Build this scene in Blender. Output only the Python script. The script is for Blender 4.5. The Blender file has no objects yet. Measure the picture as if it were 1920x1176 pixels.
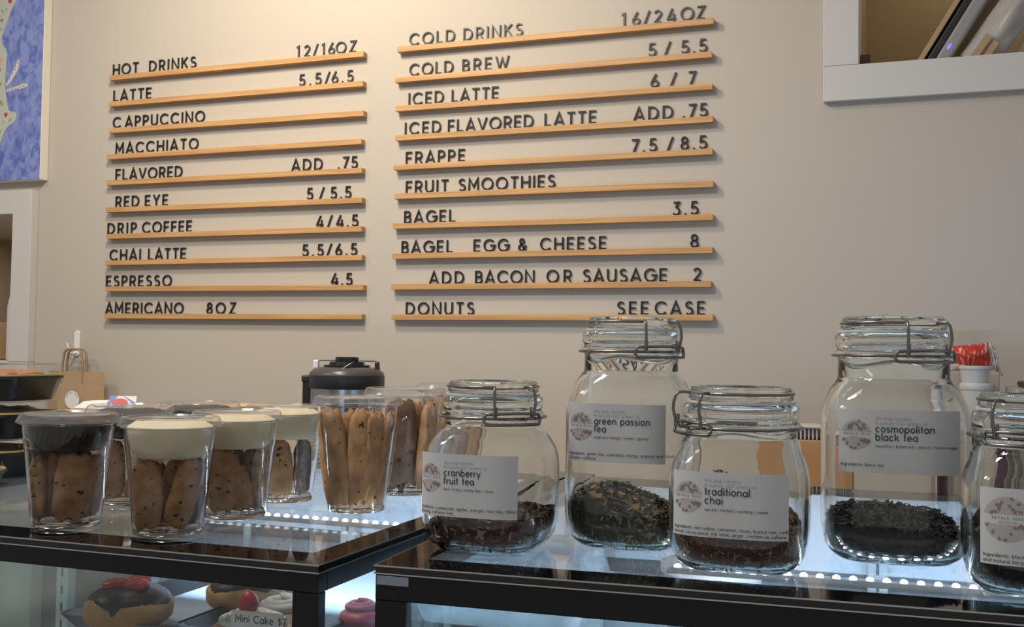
import bpy, bmesh, math, random
from mathutils import Vector, Matrix

# ------------------------------------------------------------------ camera, world, lights, exposure
sc = bpy.context.scene
COL = sc.collection
PI = math.pi
F_PX, CZ, W = 2000.0, 1.34, 2.3                      # focal length for a 1920 wide frame, camera height, back wall distance
YAW, PITCH, ROLL = 0.348957818, 0.0351405714, -0.0136911726
CAMR = Matrix.Rotation(YAW, 3, 'Z') @ Matrix.Rotation(PITCH, 3, 'X') @ Matrix.Rotation(ROLL, 3, 'Y')
cam = bpy.data.objects.new('camera', bpy.data.cameras.new('camera'))
COL.objects.link(cam)
cam.data.sensor_width = 36.0
cam.data.lens = F_PX / 1920.0 * 36.0
cam.data.clip_start = 0.02
cam.matrix_world = Matrix.Translation((0, 0, CZ)) @ (CAMR @ Matrix.Rotation(PI / 2, 3, 'X')).to_4x4()
sc.camera = cam

sc.view_settings.view_transform = 'Standard'
sc.view_settings.look = 'None'
sc.view_settings.gamma = 1.0
sc.view_settings.exposure = 0.42
sc.cycles.use_denoising = True
sc.cycles.max_bounces = 16
sc.cycles.transmission_bounces = 14
sc.cycles.transparent_max_bounces = 32
sc.cycles.glossy_bounces = 6
sc.cycles.diffuse_bounces = 4
sc.cycles.caustics_refractive = True
sc.cycles.caustics_reflective = False
sc.cycles.sample_clamp_indirect = 6.0

world = bpy.data.worlds.new('room_light')
sc.world = world
world.use_nodes = True
bg = world.node_tree.nodes['Background']
bg.inputs[0].default_value = (0.98, 0.95, 0.93, 1)
bg.inputs[1].default_value = 0.235


def aim(o, target):
    o.rotation_euler = (Vector(target) - o.location).to_track_quat('-Z', 'Y').to_euler()


def lamp(name, kind, loc, target, energy, color, **kw):
    d = bpy.data.lights.new(name, kind)
    d.energy = energy
    d.color = color
    for k, v in kw.items():
        setattr(d, k, v)
    o = bpy.data.objects.new(name, d)
    COL.objects.link(o)
    o.location = loc
    aim(o, target)
    return o


# warm ceiling spot that washes the menu wall, and two ceiling panels of the shop behind the camera
lamp('wall_spot', 'SPOT', (-1.27, 1.48, 2.62), (-1.28, 2.3, 1.80), 40, (1.0, 0.83, 0.60), spot_size=math.radians(150), spot_blend=1.0, shadow_soft_size=0.11)
lamp('ceiling_panel_light', 'AREA', (-2.3, 0.5, 2.75), (-1.4, 1.8, 1.3), 6, (1.0, 0.90, 0.78), shape='RECTANGLE', size=0.5, size_y=0.2)
lamp('ceiling_panel_light', 'AREA', (-1.05, 0.70, 2.75), (-1.0, 1.0, 1.2), 13, (1.0, 0.93, 0.85), shape='RECTANGLE', size=0.5, size_y=0.2)


lamp('cubby_fill_light', 'AREA', (0.25, 2.62, 2.47), (0.25, 2.62, 1.9), 0.55, (1.0, 0.86, 0.62), shape='RECTANGLE', size=0.4, size_y=0.15)  # fill light added to brighten the cubby, no fixture there
lamp('hatch_fill_light', 'AREA', (-2.55, 2.72, 1.68), (-2.55, 2.72, 1.2), 0.5, (1.0, 0.88, 0.70), shape='RECTANGLE', size=0.3, size_y=0.3)  # added fill that lifts the dark hatch interior


# ------------------------------------------------------------------ helpers
def ray(u, v):
    return CAMR @ Vector(((u - 960) / F_PX, 1, -(v - 588) / F_PX))


def at(u, v, y=W):
    d = ray(u, v)
    return Vector((0, 0, CZ)) + d * (y / d.y)


def on(u, v, z):
    d = ray(u, v)
    return Vector((0, 0, CZ)) + d * ((z - CZ) / d.z)


MATS = {}


def mat(name, color=(0.5, 0.5, 0.5), rough=0.5, metal=0.0, spec=0.5, bump=0.0, bscale=200.0, vary=0.0, vscale=12.0, emit=None, estr=0.0, sheen=0.0, coat=0.0, sss=0.0, stretch=None):
    if name in MATS:
        return MATS[name]
    m = bpy.data.materials.new(name)
    m.use_nodes = True
    nt = m.node_tree
    b = nt.nodes['Principled BSDF']
    b.inputs['Base Color'].default_value = (*color, 1)
    b.inputs['Roughness'].default_value = rough
    b.inputs['Metallic'].default_value = metal
    b.inputs['Specular IOR Level'].default_value = spec
    b.inputs['Coat Weight'].default_value = coat
    if sss:
        b.inputs['Subsurface Weight'].default_value = sss
        b.inputs['Subsurface Radius'].default_value = (0.01, 0.006, 0.003)
    if emit:
        b.inputs['Emission Color'].default_value = (*emit, 1)
        b.inputs['Emission Strength'].default_value = estr
    tc = nt.nodes.new('ShaderNodeTexCoord')
    mp = nt.nodes.new('ShaderNodeMapping')
    nt.links.new(tc.outputs['Object'], mp.inputs[0])
    if stretch:
        mp.inputs['Scale'].default_value = stretch
    if vary:
        n = nt.nodes.new('ShaderNodeTexNoise')
        n.inputs['Scale'].default_value = vscale
        n.inputs['Detail'].default_value = 6
        nt.links.new(mp.outputs[0], n.inputs['Vector'])
        mx = nt.nodes.new('ShaderNodeMix')
        mx.data_type = 'RGBA'
        mx.inputs[6].default_value = (*[c * (1 - vary) for c in color], 1)
        mx.inputs[7].default_value = (*[min(1, c * (1 + vary)) for c in color], 1)
        nt.links.new(n.outputs['Fac'], mx.inputs[0])
        nt.links.new(mx.outputs[2], b.inputs['Base Color'])
    if bump:
        n = nt.nodes.new('ShaderNodeTexNoise')
        n.inputs['Scale'].default_value = bscale
        n.inputs['Detail'].default_value = 5
        nt.links.new(mp.outputs[0], n.inputs['Vector'])
        bp = nt.nodes.new('ShaderNodeBump')
        bp.inputs['Strength'].default_value = bump
        bp.inputs['Distance'].default_value = 0.002
        nt.links.new(n.outputs['Fac'], bp.inputs['Height'])
        nt.links.new(bp.outputs[0], b.inputs['Normal'])
    MATS[name] = m
    return m


def thin_clear(name, tint=(1, 1, 1), ior=1.5, rough=0.02, haze=0.0, boost=0.0):
    """Thin clear sheet: light passes straight through, Fresnel reflection on the surface."""
    if name in MATS:
        return MATS[name]
    m = bpy.data.materials.new(name)
    m.use_nodes = True
    nt = m.node_tree
    nt.nodes.remove(nt.nodes['Principled BSDF'])
    out = nt.nodes['Material Output']
    tr = nt.nodes.new('ShaderNodeBsdfTransparent')
    tr.inputs[0].default_value = (*tint, 1)
    gl = nt.nodes.new('ShaderNodeBsdfGlossy')
    gl.inputs['Roughness'].default_value = rough
    fr = nt.nodes.new('ShaderNodeFresnel')
    fr.inputs[0].default_value = ior
    mx = nt.nodes.new('ShaderNodeMixShader')
    ad = nt.nodes.new('ShaderNodeMath')
    ad.operation = 'ADD'
    ad.use_clamp = True
    ad.inputs[1].default_value = boost
    ge = nt.nodes.new('ShaderNodeNewGeometry')           # same reflectance on both faces of the sheet
    sel = nt.nodes.new('ShaderNodeMix')
    sel.inputs[2].default_value = ior
    sel.inputs[3].default_value = 1 / ior
    nt.links.new(ge.outputs['Backfacing'], sel.inputs[0])
    nt.links.new(sel.outputs[0], fr.inputs[0])
    nt.links.new(fr.outputs[0], ad.inputs[0])
    nt.links.new(ad.outputs[0], mx.inputs[0])
    last = tr
    if haze:
        df = nt.nodes.new('ShaderNodeBsdfDiffuse')
        df.inputs[0].default_value = (0.85, 0.87, 0.88, 1)
        hz = nt.nodes.new('ShaderNodeMixShader')
        hz.inputs[0].default_value = haze
        nt.links.new(tr.outputs[0], hz.inputs[1])
        nt.links.new(df.outputs[0], hz.inputs[2])
        last = hz
    nt.links.new(last.outputs[0], mx.inputs[1])
    nt.links.new(gl.outputs[0], mx.inputs[2])
    nt.links.new(mx.outputs[0], out.inputs[0])
    MATS[name] = m
    return m


def jar_glass(name='jar_glass', ior=1.46, col=(0.985, 0.995, 0.992)):
    if name in MATS:
        return MATS[name]
    m = bpy.data.materials.new(name)
    m.use_nodes = True
    nt = m.node_tree
    nt.nodes.remove(nt.nodes['Principled BSDF'])
    g = nt.nodes.new('ShaderNodeBsdfGlass')
    g.inputs['Color'].default_value = (*col, 1)
    g.inputs['Roughness'].default_value = 0.0
    g.inputs['IOR'].default_value = ior
    nt.links.new(g.outputs[0], nt.nodes['Material Output'].inputs[0])
    MATS[name] = m
    return m


class MB:
    """Collects vertices and faces of ONE mesh object."""

    def __init__(s):
        s.v, s.f, s.m = [], [], []

    def add(s, vs, fs, mi=0, T=None):
        b = len(s.v)
        s.v += [tuple(T @ Vector(p)) if T else tuple(p) for p in vs]
        s.f += [tuple(b + i for i in f) for f in fs]
        s.m += [mi] * len(fs)
        return s

    def box(s, x0, x1, y0, y1, z0, z1, mi=0, T=None):
        return s.add([(x0, y0, z0), (x1, y0, z0), (x1, y1, z0), (x0, y1, z0), (x0, y0, z1), (x1, y0, z1), (x1, y1, z1), (x0, y1, z1)],
                     [(0, 3, 2, 1), (4, 5, 6, 7), (0, 1, 5, 4), (1, 2, 6, 5), (2, 3, 7, 6), (3, 0, 4, 7)], mi, T)

    def rings(s, rings, mi=0, T=None, cap0=False, cap1=False, loop=False):
        n = len(rings[0])
        vs = [p for r in rings for p in r]
        fs = []
        m = len(rings)
        for i in range(m if loop else m - 1):
            j = (i + 1) % m
            for k in range(n):
                l = (k + 1) % n
                fs.append((i * n + k, i * n + l, j * n + l, j * n + k))
        if cap0:
            fs.append(tuple(range(n))[::-1])
        if cap1:
            fs.append(tuple((m - 1) * n + k for k in range(n)))
        return s.add(vs, fs, mi, T)

    def lathe(s, prof, n=48, mi=0, T=None, cap0=True, cap1=True, loop=False):
        """prof: (z, half width[, superellipse power])"""
        return s.rings([sup_ring(*p, n=n) for p in prof], mi, T, cap0, cap1, loop)

    def tube(s, pts, r, n=8, closed=False, mi=0, T=None):
        pts = [Vector(p) for p in pts]
        rings = []
        up = None
        m = len(pts)
        for i, p in enumerate(pts):
            a = pts[(i - 1) % m] if (closed or i) else p
            b = pts[(i + 1) % m] if (closed or i < m - 1) else p
            d = (b - a).normalized()
            if up is None:
                up = Vector((0, 0, 1)) if abs(d.z) < 0.9 else Vector((1, 0, 0))
            x = d.cross(up).normalized()
            up = x.cross(d).normalized()
            rr = r[i] if isinstance(r, (list, tuple)) else r
            rings.append([p + (x * math.cos(2 * PI * k / n) + up * math.sin(2 * PI * k / n)) * rr for k in range(n)])
        return s.rings(rings, mi, T, not closed, not closed, closed)

    def prism(s, poly, z0, z1, mi=0, T=None):
        n = len(poly)
        vs = [(x, y, z0) for x, y in poly] + [(x, y, z1) for x, y in poly]
        fs = [tuple(range(n))[::-1], tuple(range(n, 2 * n))] + [(i, (i + 1) % n, n + (i + 1) % n, n + i) for i in range(n)]
        return s.add(vs, fs, mi, T)

    def build(s, name, mats, parent=None, smooth=None, bevel=0.0, loc=None, rot=None, fixn=True, solid=0.0):
        me = bpy.data.meshes.new(name)
        me.from_pydata(s.v, [], s.f)
        if not isinstance(mats, (list, tuple)):
            mats = [mats]
        for m in mats:
            me.materials.append(m)
        me.polygons.foreach_set('material_index', s.m)
        if fixn:
            bm = bmesh.new()
            bm.from_mesh(me)
            bmesh.ops.recalc_face_normals(bm, faces=bm.faces)
            bm.to_mesh(me)
            bm.free()
        if smooth is not None:
            me.polygons.foreach_set('use_smooth', [True] * len(me.polygons))
            me.set_sharp_from_angle(angle=math.radians(smooth))
        me.update()
        o = bpy.data.objects.new(name, me)
        COL.objects.link(o)
        if parent:
            o.parent = parent
        if loc is not None:
            o.location = loc
        if rot is not None:
            o.rotation_euler = rot
        if bevel:
            md = o.modifiers.new('bevel', 'BEVEL')
            md.width = bevel
            md.segments = 2
            md.limit_method = 'ANGLE'
        if solid:
            md = o.modifiers.new('solid', 'SOLIDIFY')
            md.thickness = solid
            md.offset = 0
        return o


def sup_ring(z, a, p=2.0, n=48):
    out = []
    for k in range(n):
        t = 2 * PI * k / n
        c, s_ = math.cos(t), math.sin(t)
        r = a / (abs(c) ** p + abs(s_) ** p) ** (1 / p)
        out.append((r * c, r * s_, z))
    return out


def rrect(w, d, r, n=6):
    """Rounded rectangle outline centred on the origin."""
    pts = []
    for cx, cy, a0 in ((w / 2 - r, d / 2 - r, 0), (-w / 2 + r, d / 2 - r, 90), (-w / 2 + r, -d / 2 + r, 180), (w / 2 - r, -d / 2 + r, 270)):
        for k in range(n + 1):
            a = math.radians(a0 + 90 * k / n)
            pts.append((cx + r * math.cos(a), cy + r * math.sin(a)))
    return pts


def tag(o, label=None, cat=None, group=None, kind=None):
    if label:
        o['label'] = label
    if cat:
        o['category'] = cat
    if group:
        o['group'] = group
    if kind:
        o['kind'] = kind
    return o


def thing(name, label, cat, loc=(0, 0, 0), rz=0.0, group=None):
    o = bpy.data.objects.new(name, None)
    COL.objects.link(o)
    o.empty_display_size = 0.05
    o.location = loc
    o.rotation_euler = (0, 0, rz)
    return tag(o, label, cat, group)


def struct(o):
    o['kind'] = 'structure'
    return o


def noise3(x, y, z):
    return (math.sin(x * 1.7 + y * 2.3 + 0.3) + math.sin(y * 1.9 - z * 2.1 + 1.1) + math.sin(z * 1.5 + x * 2.6 + 2.2) + 0.5 * math.sin(3.7 * x - 2.9 * y + 4.1 * z)) / 3.5


# ------------------------------------------------------------------ stroke lettering (geometric sans)
def arc(cx, cy, rx, ry, a0, a1, n=None):
    n = n or max(4, int(abs(a1 - a0) / 15))
    return [(cx + rx * math.cos(math.radians(a0 + (a1 - a0) * k / n)), cy + ry * math.sin(math.radians(a0 + (a1 - a0) * k / n))) for k in range(n + 1)]


def _glyphs():
    G = {}
    G['A'] = (0.78, [[(0.03, 0), (0.39, 1), (0.75, 0)], [(0.15, 0.3), (0.63, 0.3)]])
    G['B'] = (0.60, [[(0.06, 0), (0.06, 1)], [(0.06, 0.95), (0.3, 0.95)] + arc(0.3, 0.74, 0.2, 0.21, 90, -90) + [(0.06, 0.53)], [(0.3, 0.53)] + arc(0.32, 0.29, 0.22, 0.24, 90, -90) + [(0.06, 0.05)]])
    G['C'] = (0.84, [arc(0.47, 0.5, 0.42, 0.45, 42, 318)])
    G['D'] = (0.76, [[(0.06, 0), (0.06, 1)], [(0.06, 0.95), (0.28, 0.95)] + arc(0.28, 0.5, 0.42, 0.45, 90, -90) + [(0.06, 0.05)]])
    G['E'] = (0.56, [[(0.06, 0), (0.06, 1)], [(0.06, 0.95), (0.53, 0.95)], [(0.06, 0.51), (0.48, 0.51)], [(0.06, 0.05), (0.53, 0.05)]])
    G['F'] = (0.54, [[(0.06, 0), (0.06, 1)], [(0.06, 0.95), (0.52, 0.95)], [(0.06, 0.5), (0.47, 0.5)]])
    G['G'] = (0.88, [arc(0.47, 0.5, 0.42, 0.45, 45, 360) + [(0.89 - 0.04, 0.5), (0.52, 0.5)]])
    G['H'] = (0.72, [[(0.06, 0), (0.06, 1)], [(0.66, 0), (0.66, 1)], [(0.06, 0.51), (0.66, 0.51)]])
    G['I'] = (0.14, [[(0.07, 0), (0.07, 1)]])
    G['J'] = (0.5, [[(0.44, 1), (0.44, 0.28)] + arc(0.24, 0.25, 0.2, 0.2, 0, -170)])
    G['K'] = (0.64, [[(0.06, 0), (0.06, 1)], [(0.6, 1), (0.08, 0.47)], [(0.25, 0.6), (0.62, 0)]])
    G['L'] = (0.52, [[(0.06, 1), (0.06, 0)], [(0.06, 0.05), (0.5, 0.05)]])
    G['M'] = (0.86, [[(0.06, 0), (0.08, 1), (0.43, 0.3), (0.78, 1), (0.80, 0)]])
    G['N'] = (0.74, [[(0.06, 0), (0.06, 1), (0.68, 0), (0.68, 1)]])
    G['O'] = (0.94, [arc(0.47, 0.5, 0.42, 0.45, 90, 450)])
    G['P'] = (0.58, [[(0.06, 0), (0.06, 1)], [(0.06, 0.95), (0.3, 0.95)] + arc(0.3, 0.7, 0.23, 0.25, 90, -90) + [(0.06, 0.45)]])
    G['Q'] = (0.94, [arc(0.47, 0.5, 0.42, 0.45, 90, 450), [(0.55, 0.3), (0.9, 0)]])
    G['R'] = (0.62, [[(0.06, 0), (0.06, 1)], [(0.06, 0.95), (0.32, 0.95)] + arc(0.32, 0.7, 0.23, 0.25, 90, -90) + [(0.06, 0.45)], [(0.32, 0.45), (0.58, 0)]])
    G['S'] = (0.58, [arc(0.29, 0.735, 0.21, 0.215, 35, 255) + arc(0.29, 0.28, 0.235, 0.24, 75, -145)])
    G['T'] = (0.62, [[(0.31, 0), (0.31, 0.95)], [(0.02, 0.95), (0.6, 0.95)]])
    G['U'] = (0.70, [[(0.06, 1), (0.06, 0.34)] + arc(0.35, 0.34, 0.29, 0.29, 180, 360) + [(0.64, 1)]])
    G['V'] = (0.74, [[(0.03, 1), (0.37, 0), (0.71, 1)]])
    G['W'] = (1.06, [[(0.03, 1), (0.29, 0), (0.53, 0.85), (0.77, 0), (1.03, 1)]])
    G['X'] = (0.66, [[(0.03, 1), (0.63, 0)], [(0.63, 1), (0.03, 0)]])
    G['Y'] = (0.66, [[(0.03, 1), (0.33, 0.46), (0.63, 1)], [(0.33, 0.46), (0.33, 0)]])
    G['Z'] = (0.60, [[(0.05, 0.95), (0.54, 0.95), (0.05, 0.05), (0.56, 0.05)]])
    G['0'] = (0.64, [arc(0.32, 0.5, 0.26, 0.45, 90, 450)])
    G['1'] = (0.32, [[(0.03, 0.86), (0.22, 0.96), (0.22, 0)]])
    G['2'] = (0.58, [arc(0.28, 0.71, 0.22, 0.24, 165, -35) + [(0.06, 0.05)], [(0.06, 0.05), (0.54, 0.05)]])
    G['3'] = (0.56, [[(0.07, 0.95), (0.47, 0.95), (0.25, 0.6)] + arc(0.26, 0.3, 0.23, 0.27, 80, -150)])
    G['4'] = (0.64, [[(0.48, 0), (0.48, 0.62)], [(0.38, 1), (0.05, 0.24), (0.62, 0.24)]])
    G['5'] = (0.58, [[(0.48, 0.95), (0.14, 0.95), (0.10, 0.54)] + arc(0.27, 0.32, 0.24, 0.27, 125, -150)])
    G['6'] = (0.60, [[(0.40, 1), (0.11, 0.47)], arc(0.30, 0.29, 0.24, 0.245, 90, 450)])
    G['7'] = (0.54, [[(0.03, 0.95), (0.50, 0.95), (0.16, 0)]])
    G['8'] = (0.58, [arc(0.29, 0.73, 0.19, 0.21, 90, 450), arc(0.29, 0.28, 0.23, 0.24, 90, 450)])
    G['9'] = (0.60, [[(0.20, 0), (0.49, 0.53)], arc(0.30, 0.71, 0.24, 0.245, 90, 450)])
    G['/'] = (0.46, [[(0.04, -0.02), (0.42, 1.02)]])
    G['.'] = (0.16, [[(0.02, 0.065), (0.14, 0.065)]])
    G[','] = (0.16, [[(0.10, 0.1), (0.04, -0.14)]])
    G[':'] = (0.16, [[(0.02, 0.065), (0.14, 0.065)], [(0.02, 0.55), (0.14, 0.55)]])
    G['&'] = (0.70, [[(0.66, 0.0), (0.20, 0.62)] + arc(0.32, 0.77, 0.15, 0.18, 205, -30) + [(0.16, 0.44)] + arc(0.28, 0.26, 0.21, 0.21, 140, 330) + [(0.64, 0.45)]])
    G['|'] = (0.2, [[(0.1, -0.15), (0.1, 0.9)]])
    G['-'] = (0.4, [[(0.06, 0.36), (0.34, 0.36)]])
    G['('] = (0.26, [arc(0.34, 0.4, 0.26, 0.6, 125, 235)])
    G[')'] = (0.26, [arc(-0.08, 0.4, 0.26, 0.6, 55, -55)])
    G["$"] = (0.58, [arc(0.29, 0.70, 0.20, 0.18, 35, 255) + arc(0.29, 0.31, 0.22, 0.2, 75, -145), [(0.29, -0.06), (0.29, 1.05)]])
    # lower case: x-height 0.64
    bowl = arc(0.30, 0.32, 0.24, 0.30, 90, 450)
    G['a'] = (0.62, [bowl, [(0.55, 0), (0.55, 0.64)]])
    G['b'] = (0.62, [[(0.06, 0), (0.06, 1)], arc(0.31, 0.32, 0.24, 0.30, 90, 450)])
    G['c'] = (0.56, [arc(0.30, 0.32, 0.24, 0.30, 50, 310)])
    G['d'] = (0.62, [bowl, [(0.55, 0), (0.55, 1)]])
    G['e'] = (0.60, [[(0.07, 0.34), (0.54, 0.34)] + arc(0.30, 0.32, 0.24, 0.30, 5, 315)])
    G['f'] = (0.34, [arc(0.30, 0.8, 0.17, 0.2, 80, 180) + [(0.13, 0)], [(0.0, 0.6), (0.32, 0.6)]])
    G['g'] = (0.62, [bowl, [(0.55, 0.64), (0.55, -0.06)] + arc(0.31, -0.06, 0.24, 0.2, 0, -150)])
    G['h'] = (0.60, [[(0.06, 0), (0.06, 1)], [(0.06, 0.35)] + arc(0.30, 0.37, 0.23, 0.25, 170, 0) + [(0.53, 0)]])
    G['i'] = (0.14, [[(0.07, 0), (0.07, 0.64)], [(0.07, 0.80), (0.07, 0.93)]])
    G['j'] = (0.16, [[(0.09, 0.64), (0.09, -0.2)], [(0.09, 0.8), (0.09, 0.93)]])
    G['k'] = (0.54, [[(0.06, 0), (0.06, 1)], [(0.48, 0.64), (0.08, 0.25)], [(0.2, 0.36), (0.52, 0)]])
    G['l'] = (0.14, [[(0.07, 0), (0.07, 1)]])
    G['m'] = (0.88, [[(0.06, 0), (0.06, 0.64)], [(0.06, 0.4)] + arc(0.25, 0.4, 0.19, 0.22, 170, 0) + [(0.44, 0)], [(0.44, 0.4)] + arc(0.63, 0.4, 0.19, 0.22, 170, 0) + [(0.82, 0)]])
    G['n'] = (0.60, [[(0.06, 0), (0.06, 0.64)], [(0.06, 0.36)] + arc(0.30, 0.37, 0.23, 0.25, 170, 0) + [(0.53, 0)]])
    G['o'] = (0.60, [bowl])
    G['p'] = (0.62, [[(0.06, -0.28), (0.06, 0.64)], arc(0.31, 0.32, 0.24, 0.30, 90, 450)])
    G['q'] = (0.62, [bowl, [(0.55, -0.28), (0.55, 0.64)]])
    G['r'] = (0.34, [[(0.06, 0), (0.06, 0.64)], [(0.06, 0.36)] + arc(0.28, 0.38, 0.21, 0.22, 165, 80)])
    G['s'] = (0.44, [arc(0.22, 0.475, 0.15, 0.145, 35, 255) + arc(0.22, 0.18, 0.165, 0.16, 75, -145)])
    G['t'] = (0.32, [[(0.15, 0), (0.15, 0.92)], [(0.01, 0.6), (0.30, 0.6)]])
    G['u'] = (0.60, [[(0.06, 0.64), (0.06, 0.27)] + arc(0.29, 0.27, 0.23, 0.25, 180, 360), [(0.53, 0), (0.53, 0.64)]])
    G['v'] = (0.52, [[(0.02, 0.64), (0.26, 0), (0.5, 0.64)]])
    G['w'] = (0.78, [[(0.02, 0.64), (0.21, 0), (0.39, 0.58), (0.57, 0), (0.76, 0.64)]])
    G['x'] = (0.50, [[(0.02, 0.64), (0.48, 0)], [(0.48, 0.64), (0.02, 0)]])
    G['y'] = (0.52, [[(0.02, 0.64), (0.27, 0.02)], [(0.5, 0.64), (0.16, -0.28)]])
    G['z'] = (0.48, [[(0.04, 0.6), (0.43, 0.6), (0.04, 0.04), (0.45, 0.04)]])
    G[' '] = (0.34, [])
    return G


GLY = _glyphs()


def ribbon(pts, w):
    """Left and right offset outlines of a stroke of width w, mitred at its corners."""
    pts = [Vector(p) for p in pts]
    closed = (pts[0] - pts[-1]).length < 1e-5 and len(pts) > 3
    L, R = [], []
    n = len(pts)
    for i, p in enumerate(pts):
        if closed:
            a, b = pts[i - 1 if i else n - 2], pts[i + 1 if i < n - 1 else 1]
        else:
            a, b = pts[max(0, i - 1)], pts[min(n - 1, i + 1)]
        d0 = (p - a) if (p - a).length > 1e-9 else (b - p)
        d1 = (b - p) if (b - p).length > 1e-9 else (p - a)
        d0, d1 = d0.normalized(), d1.normalized()
        n0, n1 = Vector((-d0.y, d0.x)), Vector((-d1.y, d1.x))
        m = n0 + n1
        m = m.normalized() if m.length > 1e-6 else n0
        k = 1 / max(0.45, m.dot(n0))
        L.append(p + m * w / 2 * k)
        R.append(p - m * w / 2 * k)
    return L, R


def stroke_mesh(mb, strokes, w, f, depth=0.0, mi=0):
    """f(x, y, d) maps flat letter space and depth to 3D."""
    for st in strokes:
        L, R = ribbon(st, w)
        n = len(L)
        vs, fs = [], []
        for d in ([0.0, depth] if depth else [0.0]):
            vs += [f(p.x, p.y, d) for p in L] + [f(p.x, p.y, d) for p in R]
        for i in range(n - 1):
            fs.append((i, n + i, n + i + 1, i + 1))
            if depth:
                o = 2 * n
                fs.append((o + i, o + i + 1, o + n + i + 1, o + n + i))
                fs.append((i, i + 1, o + i + 1, o + i))
                fs.append((n + i, o + n + i, o + n + i + 1, n + i + 1))
        if depth:
            o = 2 * n
            fs.append((0, o, o + n, n))
            fs.append((n - 1, 2 * n - 1, o + 2 * n - 1, o + n - 1))
        mb.add(vs, fs, mi)


def text_strokes(text, size, gap=0.16):
    x, out = 0.0, []
    for c in text:
        w, st = GLY[c]
        out += [[((px + x) * size, py * size) for px, py in s_] for s_ in st]
        x += w + gap
    return out, (x - gap) * size


# ------------------------------------------------------------------ materials of the room
M_wall = mat('painted_wall', (0.500, 0.462, 0.412), 0.75, bump=0.04, bscale=350, vary=0.02, vscale=2.5)
M_white = mat('white_trim_paint', (0.60, 0.59, 0.58), 0.45, vary=0.02, vscale=8)
M_black = mat('black_frame', (0.006, 0.006, 0.007), 0.38, spec=0.35)
M_blackgl = mat('black_printed_glass', (0.004, 0.004, 0.005), 0.04, spec=0.6)
M_letter = mat('black_acrylic', (0.012, 0.012, 0.014), 0.35)
M_steel = mat('wire_steel', (0.24, 0.23, 0.215), 0.25, 1.0)
M_alu = mat('aluminium', (0.75, 0.77, 0.80), 0.35, 1.0)
M_kraft = mat('kraft_paper', (0.42, 0.29, 0.17), 0.8, vary=0.10, vscale=30, bump=0.05, bscale=120)
M_kraftlt = mat('kraft_board', (0.56, 0.41, 0.25), 0.75, vary=0.08, vscale=20)
M_paper = mat('white_paper', (0.78, 0.79, 0.80), 0.6)
M_clear = thin_clear('clear_plastic', (0.975, 0.98, 0.98), 1.45, 0.05)
M_caseglass = thin_clear('case_glass', (0.94, 0.975, 0.975), 1.52, 0.015)
M_topglass = thin_clear('hazed_top_glass', (0.95, 0.975, 0.98), 1.58, 0.02, haze=0.09)  # pale haze mixed in to make the case tops look brighter lit
M_jar = jar_glass()
M_pet = jar_glass('clear_cup_plastic', 1.35, (0.99, 0.99, 0.99))


def wood(name, c0, c1, sx=3.0):
    m = bpy.data.materials.new(name)
    m.use_nodes = True
    nt = m.node_tree
    b = nt.nodes['Principled BSDF']
    b.inputs['Roughness'].default_value = 0.5
    tc = nt.nodes.new('ShaderNodeTexCoord')
    oi = nt.nodes.new('ShaderNodeObjectInfo')
    mp = nt.nodes.new('ShaderNodeMapping')
    mp.inputs['Scale'].default_value = (sx, 55, 80)
    n = nt.nodes.new('ShaderNodeTexNoise')
    n.noise_dimensions = '4D'
    n.inputs['Scale'].default_value = 1.6
    n.inputs['Detail'].default_value = 8
    n.inputs['Distortion'].default_value = 0.4
    r = nt.nodes.new('ShaderNodeValToRGB')
    r.color_ramp.elements[0].position = 0.35
    r.color_ramp.elements[0].color = (*c0, 1)
    r.color_ramp.elements[1].position = 0.65
    r.color_ramp.elements[1].color = (*c1, 1)
    mu = nt.nodes.new('ShaderNodeMath')
    mu.operation = 'MULTIPLY'
    mu.inputs[1].default_value = 50
    nt.links.new(oi.outputs['Random'], mu.inputs[0])
    nt.links.new(mu.outputs[0], n.inputs['W'])
    nt.links.new(tc.outputs['Object'], mp.inputs[0])
    nt.links.new(mp.outputs[0], n.inputs['Vector'])
    nt.links.new(n.outputs['Fac'], r.inputs[0])
    nt.links.new(r.outputs[0], b.inputs['Base Color'])
    return m


M_oak = wood('oak', (0.46, 0.25, 0.10), (0.60, 0.36, 0.16))

# ------------------------------------------------------------------ the setting: floor, back wall with two openings, casings
mb = MB().box(-3.4, 1.6, -0.6, W + 0.12, -0.05, 0.0)
struct(mb.build('floor', mat('floor_vinyl', (0.16, 0.14, 0.12), 0.5, vary=0.15, vscale=6)))

LX1, LZ0, LZ1 = -2.292, 1.292, 1.698                  # left opening: right edge, sill, head
LX0 = LX1 - 0.62
RX0, RZ0 = -0.080, 1.940                              # right opening: left edge, sill
RX1, RZ1, ZT = 0.62, 2.50, 2.75
mb = MB()
for x0, x1, z0, z1 in ((-3.4, LX0, 0, ZT), (LX0, LX1, 0, LZ0), (LX0, LX1, LZ1, ZT), (LX1, RX0, 0, ZT), (RX0, RX1, 0, RZ0), (RX0, RX1, RZ1, ZT), (RX1, 1.6, 0, ZT)):
    mb.box(x0, x1, W, W + 0.12, z0, z1)
struct(mb.build('wall_back', M_wall))


def niche(name, x0, x1, z0, z1, d, m):
    mb = MB()
    y0, y1, t = W + 0.12, W + 0.12 + d, 0.03
    mb.box(x0 - t, x1 + t, y1, y1 + t, z0 - t, z1 + t)
    mb.box(x0 - t, x0, y0, y1, z0 - t, z1 + t)
    mb.box(x1, x1 + t, y0, y1, z0 - t, z1 + t)
    mb.box(x0, x1, y0, y1, z0 - t, z0)
    mb.box(x0, x1, y0, y1, z1, z1 + t)
    return struct(mb.build(name, m))


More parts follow.
